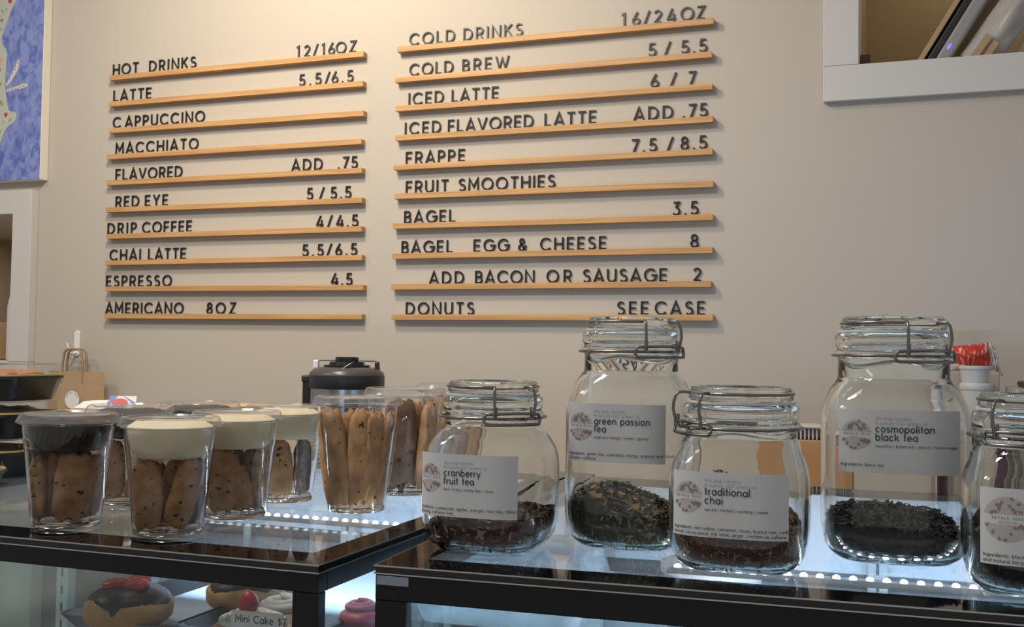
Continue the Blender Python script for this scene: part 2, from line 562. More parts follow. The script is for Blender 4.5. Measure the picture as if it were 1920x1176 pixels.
niche('wall_hatch', LX0, LX1, LZ0, LZ1, 0.55, mat('hatch_paint', (0.46, 0.39, 0.30), 0.8))
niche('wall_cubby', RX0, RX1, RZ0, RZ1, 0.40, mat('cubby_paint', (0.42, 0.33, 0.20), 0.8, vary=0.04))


def casing(name, x0, x1, z0, z1, w, wb, t, sill=None):
    """Flat boards round an opening: side boards stand on the bottom board."""
    mb = MB()
    y0 = W - t
    mb.box(x0 - w, x0, y0, W, z0, z1 + w)
    mb.box(x1, x1 + w, y0, W, z0, z1 + w)
    mb.box(x0, x1, y0, W, z1, z1 + w)
    mb.box(x0 - w, x1 + w, y0 - 0.001, W, z0 - wb, z0 - 0.0006)
    # jamb lining inside the wall thickness
    mb.box(x0 - 0.004, x0 + 0.001, W, W + 0.12, z0, z1)
    mb.box(x1 - 0.001, x1 + 0.004, W, W + 0.12, z0, z1)
    mb.box(x0, x1, W - (0.03 if sill else 0), W + 0.12, z0 - 0.006, z0 + 0.001)
    return struct(mb.build(name, M_white, bevel=0.0015))


casing('trim_1', LX0, LX1, LZ0, LZ1, 0.066, 0.07, 0.026, True)
casing('trim_2', RX0, RX1, RZ0, RZ1, 0.070, 0.074, 0.016)

# ------------------------------------------------------------------ menu board: twenty oak rails and their letters
PROT, RH = 0.019, 0.0128
LEFT = [
    ('HOT DRINKS', [('HOT', 212, 260), ('DRINKS', 280, 368), ('12', 556, 582), ('/', 586, 598), ('16', 603, 628), ('OZ', 630, 668)]),
    ('LATTE', [('LATTE', 213, 284), ('5.5', 561, 603), ('/', 608, 620), ('6.5', 622, 663)]),
    ('CAPPUCCINO', [('C', 212, 227), ('APPUCCINO', 235, 384)]),
    ('MACCHIATO', [('MACCHIATO', 217, 372)]),
    ('FLAVORED', [('FLAVORED', 217, 342), ('ADD', 547, 605), ('.75', 634, 671)]),
    ('RED EYE', [('RED', 217, 261), ('EYE', 272, 315), ('5', 574, 589), ('/', 597, 610), ('5.5', 620, 659)]),
    ('DRIP COFFEE', [('DRIP', 202, 256), ('COFFEE', 267, 360), ('4', 592, 608), ('/', 612, 625), ('4.5', 631, 672)]),
    ('CHAI LATTE', [('CHAI', 206, 264), ('LATTE', 278, 349), ('5.5', 567, 607), ('/', 611, 624), ('6.5', 629, 670)]),
    ('ESPRESSO', [('ESPRESSO', 199, 322), ('4.5', 621, 661)]),
    ('AMERICANO', [('AMERICANO', 198, 344), ('8', 386, 400), ('OZ', 405, 442)]),
]
RIGHT = [
    ('COLD DRINKS', [('COLD', 768, 853), ('DRINKS', 869, 980), ('16', 1165, 1200), ('/', 1206, 1219), ('24', 1226, 1267), ('OZ', 1276, 1322)]),
    ('COLD BREW', [('COLD', 768, 850), ('BREW', 867, 954), ('5', 1214, 1232), ('/', 1245, 1258), ('5.5', 1277, 1326)]),
    ('ICED LATTE', [('ICED', 766, 832), ('LATTE', 847, 935), ('6', 1218, 1237), ('/', 1256, 1269), ('7', 1289, 1306)]),
    ('ICED FLAVORED LATTE', [('ICED', 759, 827), ('FLAVORED', 840, 1000), ('LATTE', 1021, 1118), ('ADD', 1188, 1262), ('.75', 1280, 1327)]),
    ('FRAPPE', [('FRAPPE', 761, 872), ('7.5', 1184, 1232), ('/', 1250, 1263), ('8.5', 1276, 1326)]),
    ('FRUIT SMOOTHIES', [('FRUIT', 761, 841), ('SMOOTHIES', 860, 1041)]),
    ('BAGEL', [('BAGEL', 758, 854), ('3.5', 1261, 1310)]),
    ('BAGEL EGG & CHEESE', [('BAGEL', 753, 849), ('EGG', 888, 954), ('&', 970, 989), ('CHEESE', 1013, 1137), ('8', 1293, 1311)]),
    ('ADD BACON OR SAUSAGE', [('ADD', 805, 870), ('BACON', 891, 1002), ('OR', 1025, 1072), ('SAUSAGE', 1093, 1251), ('2', 1299, 1316)]),
    ('DONUTS', [('DONUTS', 761, 889), ('SEE', 1157, 1216), ('CASE', 1228, 1322)]),
]
ORD = ['first', 'second', 'third', 'fourth', 'fifth', 'sixth', 'seventh', 'eighth', 'ninth', 'tenth']
# left end, right end of each rail on the photograph and its top edge there
s_ = 700 / 1286
RAILPX_L = [((376, 262), (1252, 175)), ((375, 351), (1250, 278)), ((375, 442), (1252, 381)), ((367, 533), (1245, 478)), ((366, 622), (1246, 578)), ((365, 715), (1247, 681)), ((365, 807), (1246, 779)), ((363, 899), (1246, 877)), ((363, 986), (1251, 983)), ((358, 1080), (1246, 1083))]
RAILPX_R = [((82, 160), (1172, 63)), ((75, 266), (1166, 177)), ((76, 366), (1168, 286)), ((75, 466), (1170, 400)), ((70, 568), (1168, 511)), ((72, 667), (1171, 624)), ((67, 770), (1170, 738)), ((65, 874), (1168, 851)), ((61, 980), (1163, 968)), ((62, 1084), (1170, 1084))]

CAPH = 0.0292
letter_mesh = {}


def letter(ch, x, z, label, cat, group):
    name = {'/': 'slash_sign', '.': 'decimal_point', '&': 'ampersand'}.get(ch, 'menu_numeral' if ch.isdigit() else 'menu_letter')
    if ch not in letter_mesh:
        mb = MB()
        stroke_mesh(mb, GLY[ch][1], 0.118, lambda a, b, d: (a * CAPH * 1.05, d - 0.0015, b * CAPH), 0.003)
        o = mb.build(name, M_letter)
        letter_mesh[ch] = o.data
    else:
        o = bpy.data.objects.new(name, letter_mesh[ch])
        COL.objects.link(o)
    o.location = (x, W - 0.0026, z)
    return tag(o, label, cat, group)


def menu(rows, pxs, xoff, side):
    for i, ((row, toks), (pl, pr)) in enumerate(zip(rows, pxs)):
        a = at(xoff + pl[0] * s_, pl[1] * s_, W - PROT)
        b = at(xoff + pr[0] * s_, pr[1] * s_, W - PROT)
        tilt = math.atan2(b.z - a.z, b.x - a.x) * 0.5
        ln = b.x - a.x
        zt = (a.z + b.z) / 2
        mb = MB()
        # section with a low lip along the front edge
        sec = [(0, -RH), (0, 0), (-PROT + 0.002, 0), (-PROT, 0.0004), (-PROT, -RH)]
        mb.rings([[(-ln / 2, y, z) for y, z in sec], [(ln / 2, y, z) for y, z in sec]], cap0=True, cap1=True)
        o = mb.build('menu_rail', M_oak, bevel=0.0006)
        o.location = ((a.x + b.x) / 2, W, zt)
        o.rotation_euler = (0, -tilt, 0)
        place = 'topmost' if i == 0 else 'lowest' if i == 9 else ORD[i] + ' down'
        tag(o, 'oak letter rail lettered %s, %s in the %s column' % (row.lower(), place, side), 'menu rail', 'oak menu rails on the wall')
        lift = max(0.0003, 0.0165 * (zt - CZ) / W - 0.0001)   # the letters are fixed flat to the wall just above the rail
        for tok, u0, u1 in toks:
            vm = pl[1] * s_ + (pr[1] - pl[1]) * s_ * ((u0 + u1) / 2 - xoff - pl[0] * s_) / ((pr[0] - pl[0]) * s_)
            x0, x1 = at(u0, vm - 12, W - 0.0026).x, at(u1, vm - 12, W - 0.0026).x
            ws = [GLY[c][0] * CAPH * 1.05 for c in tok]
            room = (x1 - x0) - sum(ws)
            gap = room / (len(tok) - 1) if len(tok) > 1 else 0
            x = x0 + (room / 2 if len(tok) == 1 else 0)
            for k, c in enumerate(tok):
                z = zt + lift + (x - o.location.x) * math.tan(tilt)
                kind = {'/': 'slash', '.': 'decimal point', '&': 'ampersand'}.get(c, 'numeral' if c.isdigit() else 'letter')
                what = kind if c in './&' else '%s %s' % (kind, c)
                where = 'on the %s rail, %s column' % (row.lower(), side)
                if c in '/&':
                    lab = 'black %s standing %s' % (what, where)
                elif len(tok) == 1:
                    lab = 'black %s standing alone %s' % (what, where)
                else:
                    lab = 'black %s, %s in %s, %s' % (what, ORD[k], tok, where)
                letter(c, x, z, lab, 'letter' if kind == 'letter' else 'numeral' if kind == 'numeral' else 'sign', 'black menu letters on the %s column' % side)
                x += ws[k] + gap


menu(LEFT, RAILPX_L, 0, 'left')
menu(RIGHT, RAILPX_R, 700, 'right')

# ------------------------------------------------------------------ blue painted canvas, upper left
cy = W - 0.030
c_br = at(74, 336, cy)
cx1, cz0 = c_br.x, c_br.z
cw, ch_ = 0.52, 0.66
t = thing('painted_canvas', 'blue painted canvas with red tulips hanging above the serving hatch', 'painting', (cx1 - cw / 2, W, cz0 + ch_ / 2))


def blue_paint():
    m = bpy.data.materials.new('blue_brushwork')
    m.use_nodes = True
    nt = m.node_tree
    b = nt.nodes['Principled BSDF']
    b.inputs['Roughness'].default_value = 0.55
    tc = nt.nodes.new('ShaderNodeTexCoord')
    mp = nt.nodes.new('ShaderNodeMapping')
    mp.inputs['Rotation'].default_value = (0, 0.6, 0)
    mp.inputs['Scale'].default_value = (44, 30, 30)
    n = nt.nodes.new('ShaderNodeTexNoise')
    n.inputs['Scale'].default_value = 1.0
    n.inputs['Detail'].default_value = 5
    n.inputs['Distortion'].default_value = 0.8
    r = nt.nodes.new('ShaderNodeValToRGB')
    r.color_ramp.elements[0].position = 0.36
    r.color_ramp.elements[0].color = (0.10, 0.15, 0.48, 1)
    r.color_ramp.elements[1].position = 0.58
    r.color_ramp.elements[1].color = (0.24, 0.30, 0.62, 1)
    nt.links.new(tc.outputs['Object'], mp.inputs[0])
    nt.links.new(mp.outputs[0], n.inputs['Vector'])
    nt.links.new(n.outputs['Fac'], r.inputs[0])
    nt.links.new(r.outputs[0], b.inputs['Base Color'])
    return m


MB().box(-cw / 2, cw / 2, -0.0295, 0, -ch_ / 2, ch_ / 2).build('canvas', mat('canvas_edge', (0.80, 0.76, 0.68), 0.7), t, bevel=0.002)
MB().box(-cw / 2 + 0.001, cw / 2 - 0.001, -0.0300, -0.0294, -ch_ / 2 + 0.001, ch_ / 2 - 0.001).build('blue_ground', blue_paint(), t)


def cv(u, v):                                           # a point of the painted design, from crop units (3.36 per photo pixel)
    p = at(u / 3.36, v / 3.36, cy)
    return (p.x - t.location.x, p.z - t.location.z)


def flat(mb, pts, y, mi=0):
    n = len(pts)
    mb.add([(x, y, z) for x, z in pts] + [(x, y + 0.0006, z) for x, z in pts], [tuple(range(n)), tuple(range(n, 2 * n))[::-1]] + [(i, n + i, n + (i + 1) % n, (i + 1) % n) for i in range(n)], mi)


def spline(pts, k=5):
    out = []
    n = len(pts)
    for i in range(n - 1):
        p0, p1, p2, p3 = (Vector(pts[max(0, i - 1)]), Vector(pts[i]), Vector(pts[i + 1]), Vector(pts[min(n - 1, i + 2)]))
        for j in range(k):
            q = j / k
            out.append(tuple(0.5 * ((2 * p1) + (p2 - p0) * q + (2 * p0 - 5 * p1 + 4 * p2 - p3) * q * q + (3 * p1 - p0 - 3 * p2 + p3) * q ** 3)))
    out.append(tuple(pts[-1]))
    return out


edge = spline([cv(*p) for p in ((130, -60), (105, 0), (75, 60), (50, 130), (20, 210), (15, 270), (45, 330), (38, 420), (32, 540), (40, 600), (45, 650), (62, 700), (102, 712), (95, 760), (50, 800), (20, 850), (-8, 930), (-40, 1000))])
mb = MB()
xl = -cw / 2 + 0.002
for (xa, za), (xb, zb) in zip(edge[:-1], edge[1:]):
    flat(mb, [(xl, za), (xa, za), (xb, zb), (xl, zb)], -0.0306)
mb.build('painted_land', mat('pale_green_paint', (0.50, 0.52, 0.46), 0.6, vary=0.1, vscale=20), t)


def leafpts(c, ang, ln, wd):
    c = Vector(c)
    d = Vector((math.cos(ang), math.sin(ang)))
    nn = Vector((-d.y, d.x))
    return [tuple(c + d * ln * (k / 6 - 0.5) + nn * wd * math.sin(PI * k / 6)) for k in range(7)] + [tuple(c + d * ln * (k / 6 - 0.5) - nn * wd * math.sin(PI * k / 6)) for k in range(5, 0, -1)]


M_red = mat('red_paint', (0.50, 0.03, 0.06), 0.5)
for (u, v, s2, mm) in ((65, 8, 1.2, M_red), (38, 724, 1.1, M_red), (12, 130, 0.9, mat('plum_paint', (0.32, 0.16, 0.24), 0.5)), (6, 380, 1.0, mat('orange_paint', (0.72, 0.36, 0.18), 0.5))):
    c = Vector(cv(u, v))
    mb = MB()
    flat(mb, [tuple(c + Vector(q) * s2 * 0.0065) for q in ((-0.9, 0.9), (-0.45, 0.45), (0, 1.0), (0.45, 0.45), (0.9, 0.9), (0.75, -0.2), (0, -1.0), (-0.75, -0.2))], -0.0312)
    mb.build('painted_tulip', mm, t)
M_leaf = mat('leaf_paint', (0.25, 0.35, 0.12), 0.5)
for (u, v, a, ln) in ((18, 70, 2.2, 0.013), (42, 60, 1.0, 0.010), (8, 186, 1.2, 0.011), (5, 530, 1.4, 0.013), (10, 650, 2.1, 0.020), (64, 755, 1.1, 0.014), (22, 766, 2.0, 0.008), (2, 830, 1.2, 0.012), (4, 440, 1.5, 0.012)):
    mb = MB()
    flat(mb, leafpts(cv(u, v), a, ln, ln * 0.2), -0.0312)
    mb.build('painted_leaf', M_leaf, t)
M_island = mat('island_paint', (0.62, 0.62, 0.60), 0.6)
for pts in (((38, 525), (60, 490), (80, 450), (95, 420), (113, 375), (122, 378), (118, 430), (95, 475), (70, 515), (42, 545)), ((38, 575), (60, 555), (95, 548), (140, 530), (168, 525), (178, 540), (150, 556), (110, 562), (80, 568), (50, 580))):
    mb = MB()
    flat(mb, [cv(*p) for p in pts], -0.0306)
    mb.build('painted_island', M_island, t)
random.seed(3)
mb = MB()
for a, b in (((48, 528), (116, 385)), ((55, 568), (165, 538))):
    for k in range(7):
        q = (k + 0.5) / 7
        flat(mb, leafpts(cv(a[0] + (b[0] - a[0]) * q + random.uniform(-6, 6), a[1] + (b[1] - a[1]) * q + random.uniform(-4, 4)), random.uniform(0, 3), 0.006, 0.0013), -0.0312)
tag(mb.build('painted_sprigs', mat('brown_paint', (0.30, 0.18, 0.15), 0.6), t), kind='stuff')

# ------------------------------------------------------------------ things in the hatch and the cubby
p = at(0, 606, W + 0.25)
q = at(19, 668, W + 0.25)
o = MB().box(-0.24, 0, -0.08, 0.08, 0, p.z - LZ0).build('cardboard_box', M_kraftlt, bevel=0.002, loc=(q.x, W + 0.25, LZ0 + 0.001))
tag(o, 'tan cardboard box standing inside the serving hatch', 'box')
p = at(26, 532, W + 0.20)
t = thing('white_bottle', 'white bottle standing in the serving hatch behind its casing', 'bottle', (at(24, 560, W + 0.20).x, W + 0.20, LZ0 + 0.001))
hgt = p.z - LZ0
MB().lathe([(0, 0.012), (0, 0.0145), (hgt * 0.7, 0.0145), (hgt * 0.8, 0.010), (hgt * 0.86, 0.007)], 24).build('bottle_body', M_paper, t, 40)
MB().lathe([(hgt * 0.86, 0.008), (hgt, 0.008)], 20).build('cap', M_paper, t, 40)
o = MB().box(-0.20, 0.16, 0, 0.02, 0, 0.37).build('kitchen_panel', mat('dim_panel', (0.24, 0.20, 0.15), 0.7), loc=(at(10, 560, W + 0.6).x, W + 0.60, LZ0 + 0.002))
tag(o, 'brown panel at the back of the serving hatch', 'panel')


def leaner(name, label, cat, x0, thick, ln, depth, lean, m, y0):
    """Flat tray-like thing leaning to the right inside the cubby: its lower left edge at x0 on the cubby floor."""
    e = thing(name, label, cat, (x0, y0, RZ0 + 0.0015))
    e.rotation_euler = (0, lean, 0)
    return e


LEAN = math.radians(31)
yc = W + 0.03
xs = [at(u, 106, yc).x for u in (1738, 1757, 1790, 1890)]
e = leaner('cardboard_sheet', 'brown cardboard sheet leaning in the wall cubby, leftmost of the row', 'cardboard', xs[0] - 0.024, 0, 0, 0, LEAN, None, yc)
e_ = MB().box(0.0, 0.010, 0, 0.30, 0.004, 0.42).build('board', M_kraft, e, bevel=0.001)
e = leaner('black_tray', 'black tray leaning beside the cardboard sheet in the wall cubby', 'tray', xs[0] - 0.006, 0, 0, 0, LEAN, None, yc)
MB().box(0.0, 0.014, 0, 0.30, 0.008, 0.44).build('tray_plate', mat('tray_black', (0.02, 0.018, 0.02), 0.4), e, bevel=0.003)
e = leaner('grey_device', 'grey slab with a glowing blue light leaning in the wall cubby', 'appliance', xs[1] - 0.010, 0, 0, 0, LEAN, None, yc)
MB().box(0.0, 0.027, 0, 0.28, 0.012, 0.44).build('housing', mat('device_grey', (0.30, 0.29, 0.29), 0.35), e, bevel=0.006)
mb = MB()
mb.lathe([(0, 0.0), (0.0008, 0.0075), (0.0016, 0.006), (0.002, 0.0001)], 20, T=Matrix.Translation((0.012, 0, 0.045)) @ Matrix.Rotation(PI / 2, 4, 'X') @ Matrix.Diagonal((0.40, 1.0, 1, 1)))
mb.build('indicator_light', mat('blue_led', (0.05, 0.05, 0.6), 0.4, emit=(0.10, 0.08, 1.0), estr=2.2), e, 40)
e = leaner('zip_bag', 'grey plastic bag with a crumpled front leaning in the wall cubby', 'bag', xs[2], 0, 0, 0, LEAN + 0.06, None, yc)
mb = MB()
nx, nz = 14, 26
for sgn in (0, 1):
    vs = []
    for j in range(nz + 1):
        for i in range(nx + 1):
            a, b = i / nx, j / nz
            bul = math.sin(PI * a) * 0.022 + 0.002
            vs.append((a * 0.070, (0.02 - bul + 0.006 * noise3(a * 5, b * 9, 1)) if sgn == 0 else 0.02 + bul * 2, 0.02 + b * 0.40))
    mb.add(vs, [(j * (nx + 1) + i, j * (nx + 1) + i + 1, (j + 1) * (nx + 1) + i + 1, (j + 1) * (nx + 1) + i) for j in range(nz) for i in range(nx)])
mb.build('bag_body', mat('grey_film', (0.42, 0.40, 0.38), 0.32, vary=0.2, vscale=14, bump=0.5, bscale=40), e, 60)
MB().box(0.020, 0.034, -0.0125, -0.0075, 0.02, 0.075).build('kraft_strip', M_kraft, e)
MB().box(0.040, 0.052, -0.0130, -0.0075, 0.02, 0.07).build('kraft_strip', M_kraft, e)
e = leaner('grey_folder', 'grey folder leaning at the right end of the wall cubby', 'folder', xs[3] + 0.012, 0, 0, 0, LEAN, None, yc)
MB().box(0.0, 0.02, 0, 0.28, 0.012, 0.4).build('folder_cover', mat('folder_grey', (0.20, 0.20, 0.20), 0.5), e, bevel=0.002)
p0, p1 = at(1613, 104, yc), at(1631, 121, yc)
o = MB().box(0, p1.x - p0.x, 0, 0.03, 0, p0.z - RZ0).build('wood_block', mat('dark_wood_block', (0.10, 0.06, 0.035), 0.6), bevel=0.001, loc=(RX0 + 0.002, yc, RZ0 + 0.0015))
tag(o, 'small dark brown block in the lower left corner of the wall cubby', 'block')

# ------------------------------------------------------------------ back counter along the wall
BZ = 0.95
t = thing('back_counter', 'long work counter against the back wall behind the display cases', 'counter', (-0.9, 2.0, 0))
MB().box(-1.75, 1.6, -0.24, 0.29, 0.09, BZ - 0.035).build('cabinet', mat('cabinet_grey', (0.22, 0.20, 0.18), 0.5), t, bevel=0.002)
MB().box(-1.77, 1.62, -0.28, 0.295, BZ - 0.035, BZ).build('worktop', mat('worktop_grey', (0.30, 0.28, 0.26), 0.35, vary=0.1, vscale=40), t, bevel=0.003)
MB().box(-1.75, 1.6, -0.18, 0.29, 0, 0.09).build('plinth', M_black, t)

# ------------------------------------------------------------------ airpot
ay = 2.0
ax = at(650, 720, ay).x
t = thing('airpot', 'black and steel vacuum coffee airpot on the back counter', 'coffee dispenser', (ax, ay, BZ + 0.0005), 0.28)
H = BZ
zt = lambda v: at(650, v, ay).z - BZ
MB().lathe([(0.012, 0.073), (0.0, 0.075), (0.03, 0.078), (0.035, 0.0775)], 48).build('base_ring', M_black, t, 40)
MB().lathe([(0.035, 0.0765), (zt(729), 0.0765)], 48).build('steel_body', mat('brushed_steel', (0.42, 0.42, 0.43), 0.26, 1.0, bump=0.05, bscale=60, stretch=(1, 1, 40)), t, 40)
M_apb = mat('airpot_black', (0.018, 0.018, 0.020), 0.42)
M_apg = mat('airpot_grey', (0.07, 0.07, 0.075), 0.30)
MB().lathe([(zt(729), 0.078), (zt(727), 0.0795), (zt(706), 0.0795), (zt(700), 0.078)], 48).build('black_collar', M_apb, t, 40)
MB().lathe([(zt(704), 0.079), (zt(700), 0.0782), (zt(692), 0.068), (zt(689), 0.055), (zt(689), 0.002)], 48).build('dome', M_apg, t, 40)
mb = MB()
mb.lathe([(zt(690), 0.049), (zt(685), 0.049)], 40)
mb.lathe([(zt(685), 0.038), (zt(679), 0.036)], 40)
mb.lathe([(zt(679), 0.0245), (zt(671), 0.0245), (zt(670), 0.023)], 40)
mb.build('pump_button', mat('pump_black', (0.012, 0.012, 0.013), 0.25), t, 40)
mb = MB()
mb.tube([(-0.068, 0.0, zt(690)), (-0.066, 0.0, zt(680)), (-0.058, 0.0, zt(676.5)), (0, 0, zt(676)), (0.058, 0.0, zt(676.5)), (0.066, 0, zt(680)), (0.069, 0, zt(692))], 0.0022, 8)
mb.build('carry_handle', mat('handle_grey', (0.20, 0.19, 0.18), 0.35), t, 40)
mb = MB()
mb.box(-0.072, -0.060, -0.006, 0.006, zt(693), zt(676))
mb.build('white_clip', M_paper, t, bevel=0.003)
mb = MB()
mb.box(0.060, 0.069, -0.007, 0.007, zt(696), zt(678))
mb.build('handle_post', M_apb, t, bevel=0.003)
mb = MB()
mb.tube([(0.005 + 0.030 * math.sin(k / 10 * 1.5) - 0.01, -0.062 + 0.012 * k / 10, zt(697) + 0.020 * math.sin(k / 10 * PI * 0.5)) for k in range(11)], 0.0018, 8)
mb.build('lever_wire', M_steel, t, 40)
mb = MB()
mb.box(-0.092, -0.076, -0.012, 0.012, 0.10, zt(706))
mb.box(-0.094, -0.072, -0.014, 0.014, zt(718), zt(705))
mb.build('side_handle', M_apb, t, bevel=0.003)
mb = MB()
mb.lathe([(0, 0.016), (0.03, 0.014), (0.035, 0.006)], 20, T=Matrix.Translation((0.03, -0.090, zt(729) - 0.05)))
mb.build('spout', M_apb, t, 40)

# ------------------------------------------------------------------ kraft carrier bag hanging from a white hook
p = at(142, 622, W - 0.004)
t = thing('wall_hook', 'white adhesive hook on the wall holding the kraft bag', 'hook', (at(146, 640, W).x, W, at(146, 652, W).z))
zt_, zb_ = at(146, 620, W).z - t.location.z, at(146, 668, W).z - t.location.z
mb = MB()
mb.prism(rrect(0.018, zt_ - zb_, 0.0085, 8), 0, 0.005, T=Matrix.Translation((0, 0, (zt_ + zb_) / 2)) @ Matrix.Rotation(PI / 2, 4, 'X'))
mb.build('back_plate', M_paper, t, bevel=0.001)
mb = MB()
mb.tube([(0, -0.004, zb_ + 0.010), (-0.001, -0.016, zb_ + 0.006), (-0.003, -0.025, zb_ + 0.010), (-0.006, -0.029, zb_ + 0.024), (-0.008, -0.031, zb_ + 0.036)], [0.0035, 0.0035, 0.0035, 0.003, 0.0025], 10)
mb.build('prong', M_paper, t, 50)

yb = W - 0.045
a, b = at(92, 695, yb), at(196, 695, yb)
bw = b.x - a.x
zb0 = BZ + 0.10
t = thing('kraft_bag', 'brown kraft paper carrier bag hanging from the white wall hook', 'bag', ((a.x + b.x) / 2, yb, zb0))
bh = a.z - zb0
mb = MB()
for sgn in (-1, 1):
    vs = []
    for j in range(7):
        q = j / 6
        dd = 0.020 - 0.012 * q
        vs += [(-bw / 2, 0, bh * q), (-bw / 4, sgn * dd, bh * q), (0, sgn * dd * 1.05, bh * q), (bw / 4, sgn * dd, bh * q), (bw / 2, 0, bh * q)]
    mb.add(vs, [(j * 5 + i, j * 5 + i + 1, (j + 1) * 5 + i + 1, (j + 1) * 5 + i) for j in range(6) for i in range(4)])
mb.add([(-bw / 2, 0, 0), (-bw / 4, -0.02, 0), (0, -0.021, 0), (bw / 4, -0.02, 0), (bw / 2, 0, 0), (bw / 4, 0.02, 0), (0, 0.021, 0), (-bw / 4, 0.02, 0)], [tuple(range(8))])
mb.build('bag_body', M_kraft, t, fixn=True, solid=0.0008)
hx0, hx1 = at(121, 695, yb).x - t.location.x, at(160, 695, yb).x - t.location.x
hz = at(140, 655, yb).z - zb0
for yy in (-0.009, 0.007):
    mb = MB()
    mb.tube([(hx0, yy, bh - 0.03), (hx0 + 0.001, yy, bh + 0.02), (hx0 + 0.006, yy, hz - 0.008), (hx0 + 0.016, yy, hz), (hx1 - 0.016, yy, hz), (hx1 - 0.006, yy, hz - 0.008), (hx1 - 0.001, yy, bh + 0.02), (hx1, yy, bh - 0.03)], 0.0032, 8)
    mb.build('twisted_handle', mat('kraft_cord', (0.34, 0.23, 0.13), 0.8, bump=0.5, bscale=300), t, 50)
sx, sz = at(133, 750, yb - 0.02).x - t.location.x, at(133, 750, yb - 0.02).z - zb0
st = MB().lathe([(0, 0.0235), (0.0008, 0.0235)], 40, T=Matrix.Translation((sx, -0.0155, sz)) @ Matrix.Rotation(PI / 2, 4, 'X')).build('round_sticker', M_paper, t)
mb = MB()
word = 'PETALS TEAS'
for k, c in enumerate(word):
    ang = math.radians(155 - 130 * k / (len(word) - 1))
    w, strokes = GLY[c]
    T = Matrix.Translation((sx + 0.0175 * math.cos(ang), -0.0166, sz + 0.0175 * math.sin(ang))) @ Matrix.Rotation(-(ang - PI / 2), 4, 'Y')
    stroke_mesh(mb, strokes, 0.18, lambda x, y, d: T @ Vector(((x - w / 2) * 0.0042, 0, y * 0.0042)))
mb.build('printing', mat('grey_ink', (0.25, 0.25, 0.27), 0.6), st, fixn=False)

# ------------------------------------------------------------------ things at the right end of the back counter
ry = 2.05
M_tub = mat('tub_white', (0.52, 0.50, 0.485), 0.45)


def tub(u, vtop, vbot, w_px, label, name='paper_tub'):
    a, b = at(u, vtop, ry), at(u, vbot, ry)
    r = (at(u + w_px / 2, vtop, ry).x - at(u - w_px / 2, vtop, ry).x) / 2
    t = thing(name, label, 'tub', (a.x, ry, b.z), group='white tubs on the back counter')
    h = a.z - b.z
    MB().lathe([(0, r * 0.82), (h * 0.86, r * 0.96)], 40).build('tub_body', M_tub, t, 40)
    MB().lathe([(h * 0.80, r), (h * 0.86, r * 1.03), (h * 0.97, r), (h, r * 0.94)], 40).build('tub_lid', M_tub, t, 40)
    return t


# bottom tub stands on the worktop, the others stand on it
tub(1832, 718, 782, 66, 'white tub in the middle of the stack behind the right jars')
tub(1828, 686, 719.5, 60, 'white tub on top of the stack under the red bag')
zz = at(1832, 782, ry).z
t = thing('paper_tub', 'tall white tub at the bottom of the stack behind the right jars', 'tub', (at(1832, 782, ry).x, ry, BZ + 0.0005), group='white tubs on the back counter')
MB().lathe([(0, 0.030), (zz - BZ - 0.002, 0.033)], 40).build('tub_body', M_tub, t, 40)
MB().lathe([(zz - BZ - 0.016, 0.0345), (zz - BZ - 0.0015, 0.0345)], 40).build('tub_lid', M_tub, t, 40)

ya = 2.16
t = thing('coffee_bag', 'red printed bag with clear crimped end lying above the white tubs', 'bag', (at(1820, 690, ya).x, ya, 0))
zl = lambda u, v: at(u, v, ya).z
lx = lambda u: at(u, 680, ya).x - t.location.x


def pillow(mb, quad, bulge, n=12, seed=0, mi=0, rough=0.004):
    """Puffy bag face and back between four corners (x, z): bl, br, tr, tl."""
    bl, br, tr, tl = [Vector(q) for q in quad]
    for sgn in (-1, 1):
        vs = []
        for j in range(n + 1):
            for i in range(n + 1):
                a, b = i / n, j / n
                p = (bl * (1 - a) + br * a) * (1 - b) + (tl * (1 - a) + tr * a) * b
                h = (math.sin(PI * a) ** 0.6) * (math.sin(PI * b) ** 0.6) * bulge
                edge_ = min(a, 1 - a, b, 1 - b)
                w_ = noise3(a * 8 + seed, b * 7, seed) * rough * (1 if edge_ > 0.01 else 0)
                vs.append((p.x, sgn * h + w_, p.y))
        mb.add(vs, [(j * (n + 1) + i, j * (n + 1) + i + 1, (j + 1) * (n + 1) + i + 1, (j + 1) * (n + 1) + i) for j in range(n) for i in range(n)], mi)


mb = MB()
pillow(mb, [(lx(1792), zl(1792, 690)), (lx(1858), zl(1858, 692)), (lx(1852), zl(1852, 643)), (lx(1779), zl(1779, 650))], 0.022, 16, 2)
M_redbag = bpy.data.materials.new('red_printed_film')
M_redbag.use_nodes = True
nt = M_redbag.node_tree
b_ = nt.nodes['Principled BSDF']
b_.inputs['Roughness'].default_value = 0.35
tc = nt.nodes.new('ShaderNodeTexCoord')
mp = nt.nodes.new('ShaderNodeMapping')
mp.inputs['Rotation'].default_value = (0, 0.25, 0)
mp.inputs['Scale'].default_value = (260, 60, 60)
nn = nt.nodes.new('ShaderNodeTexNoise')
nn.inputs['Scale'].default_value = 1.0
nn.inputs['Detail'].default_value = 3
rr = nt.nodes.new('ShaderNodeValToRGB')
rr.color_ramp.elements[0].position = 0.56
rr.color_ramp.elements[0].color = (0.50, 0.035, 0.025, 1)
rr.color_ramp.elements[1].position = 0.62
rr.color_ramp.elements[1].color = (0.75, 0.45, 0.38, 1)
nt.links.new(tc.outputs['Object'], mp.inputs[0])
nt.links.new(mp.outputs[0], nn.inputs['Vector'])
nt.links.new(nn.outputs['Fac'], rr.inputs[0])
nt.links.new(rr.outputs[0], b_.inputs['Base Color'])
mb.build('red_film', M_redbag, t, 50)
mb = MB()
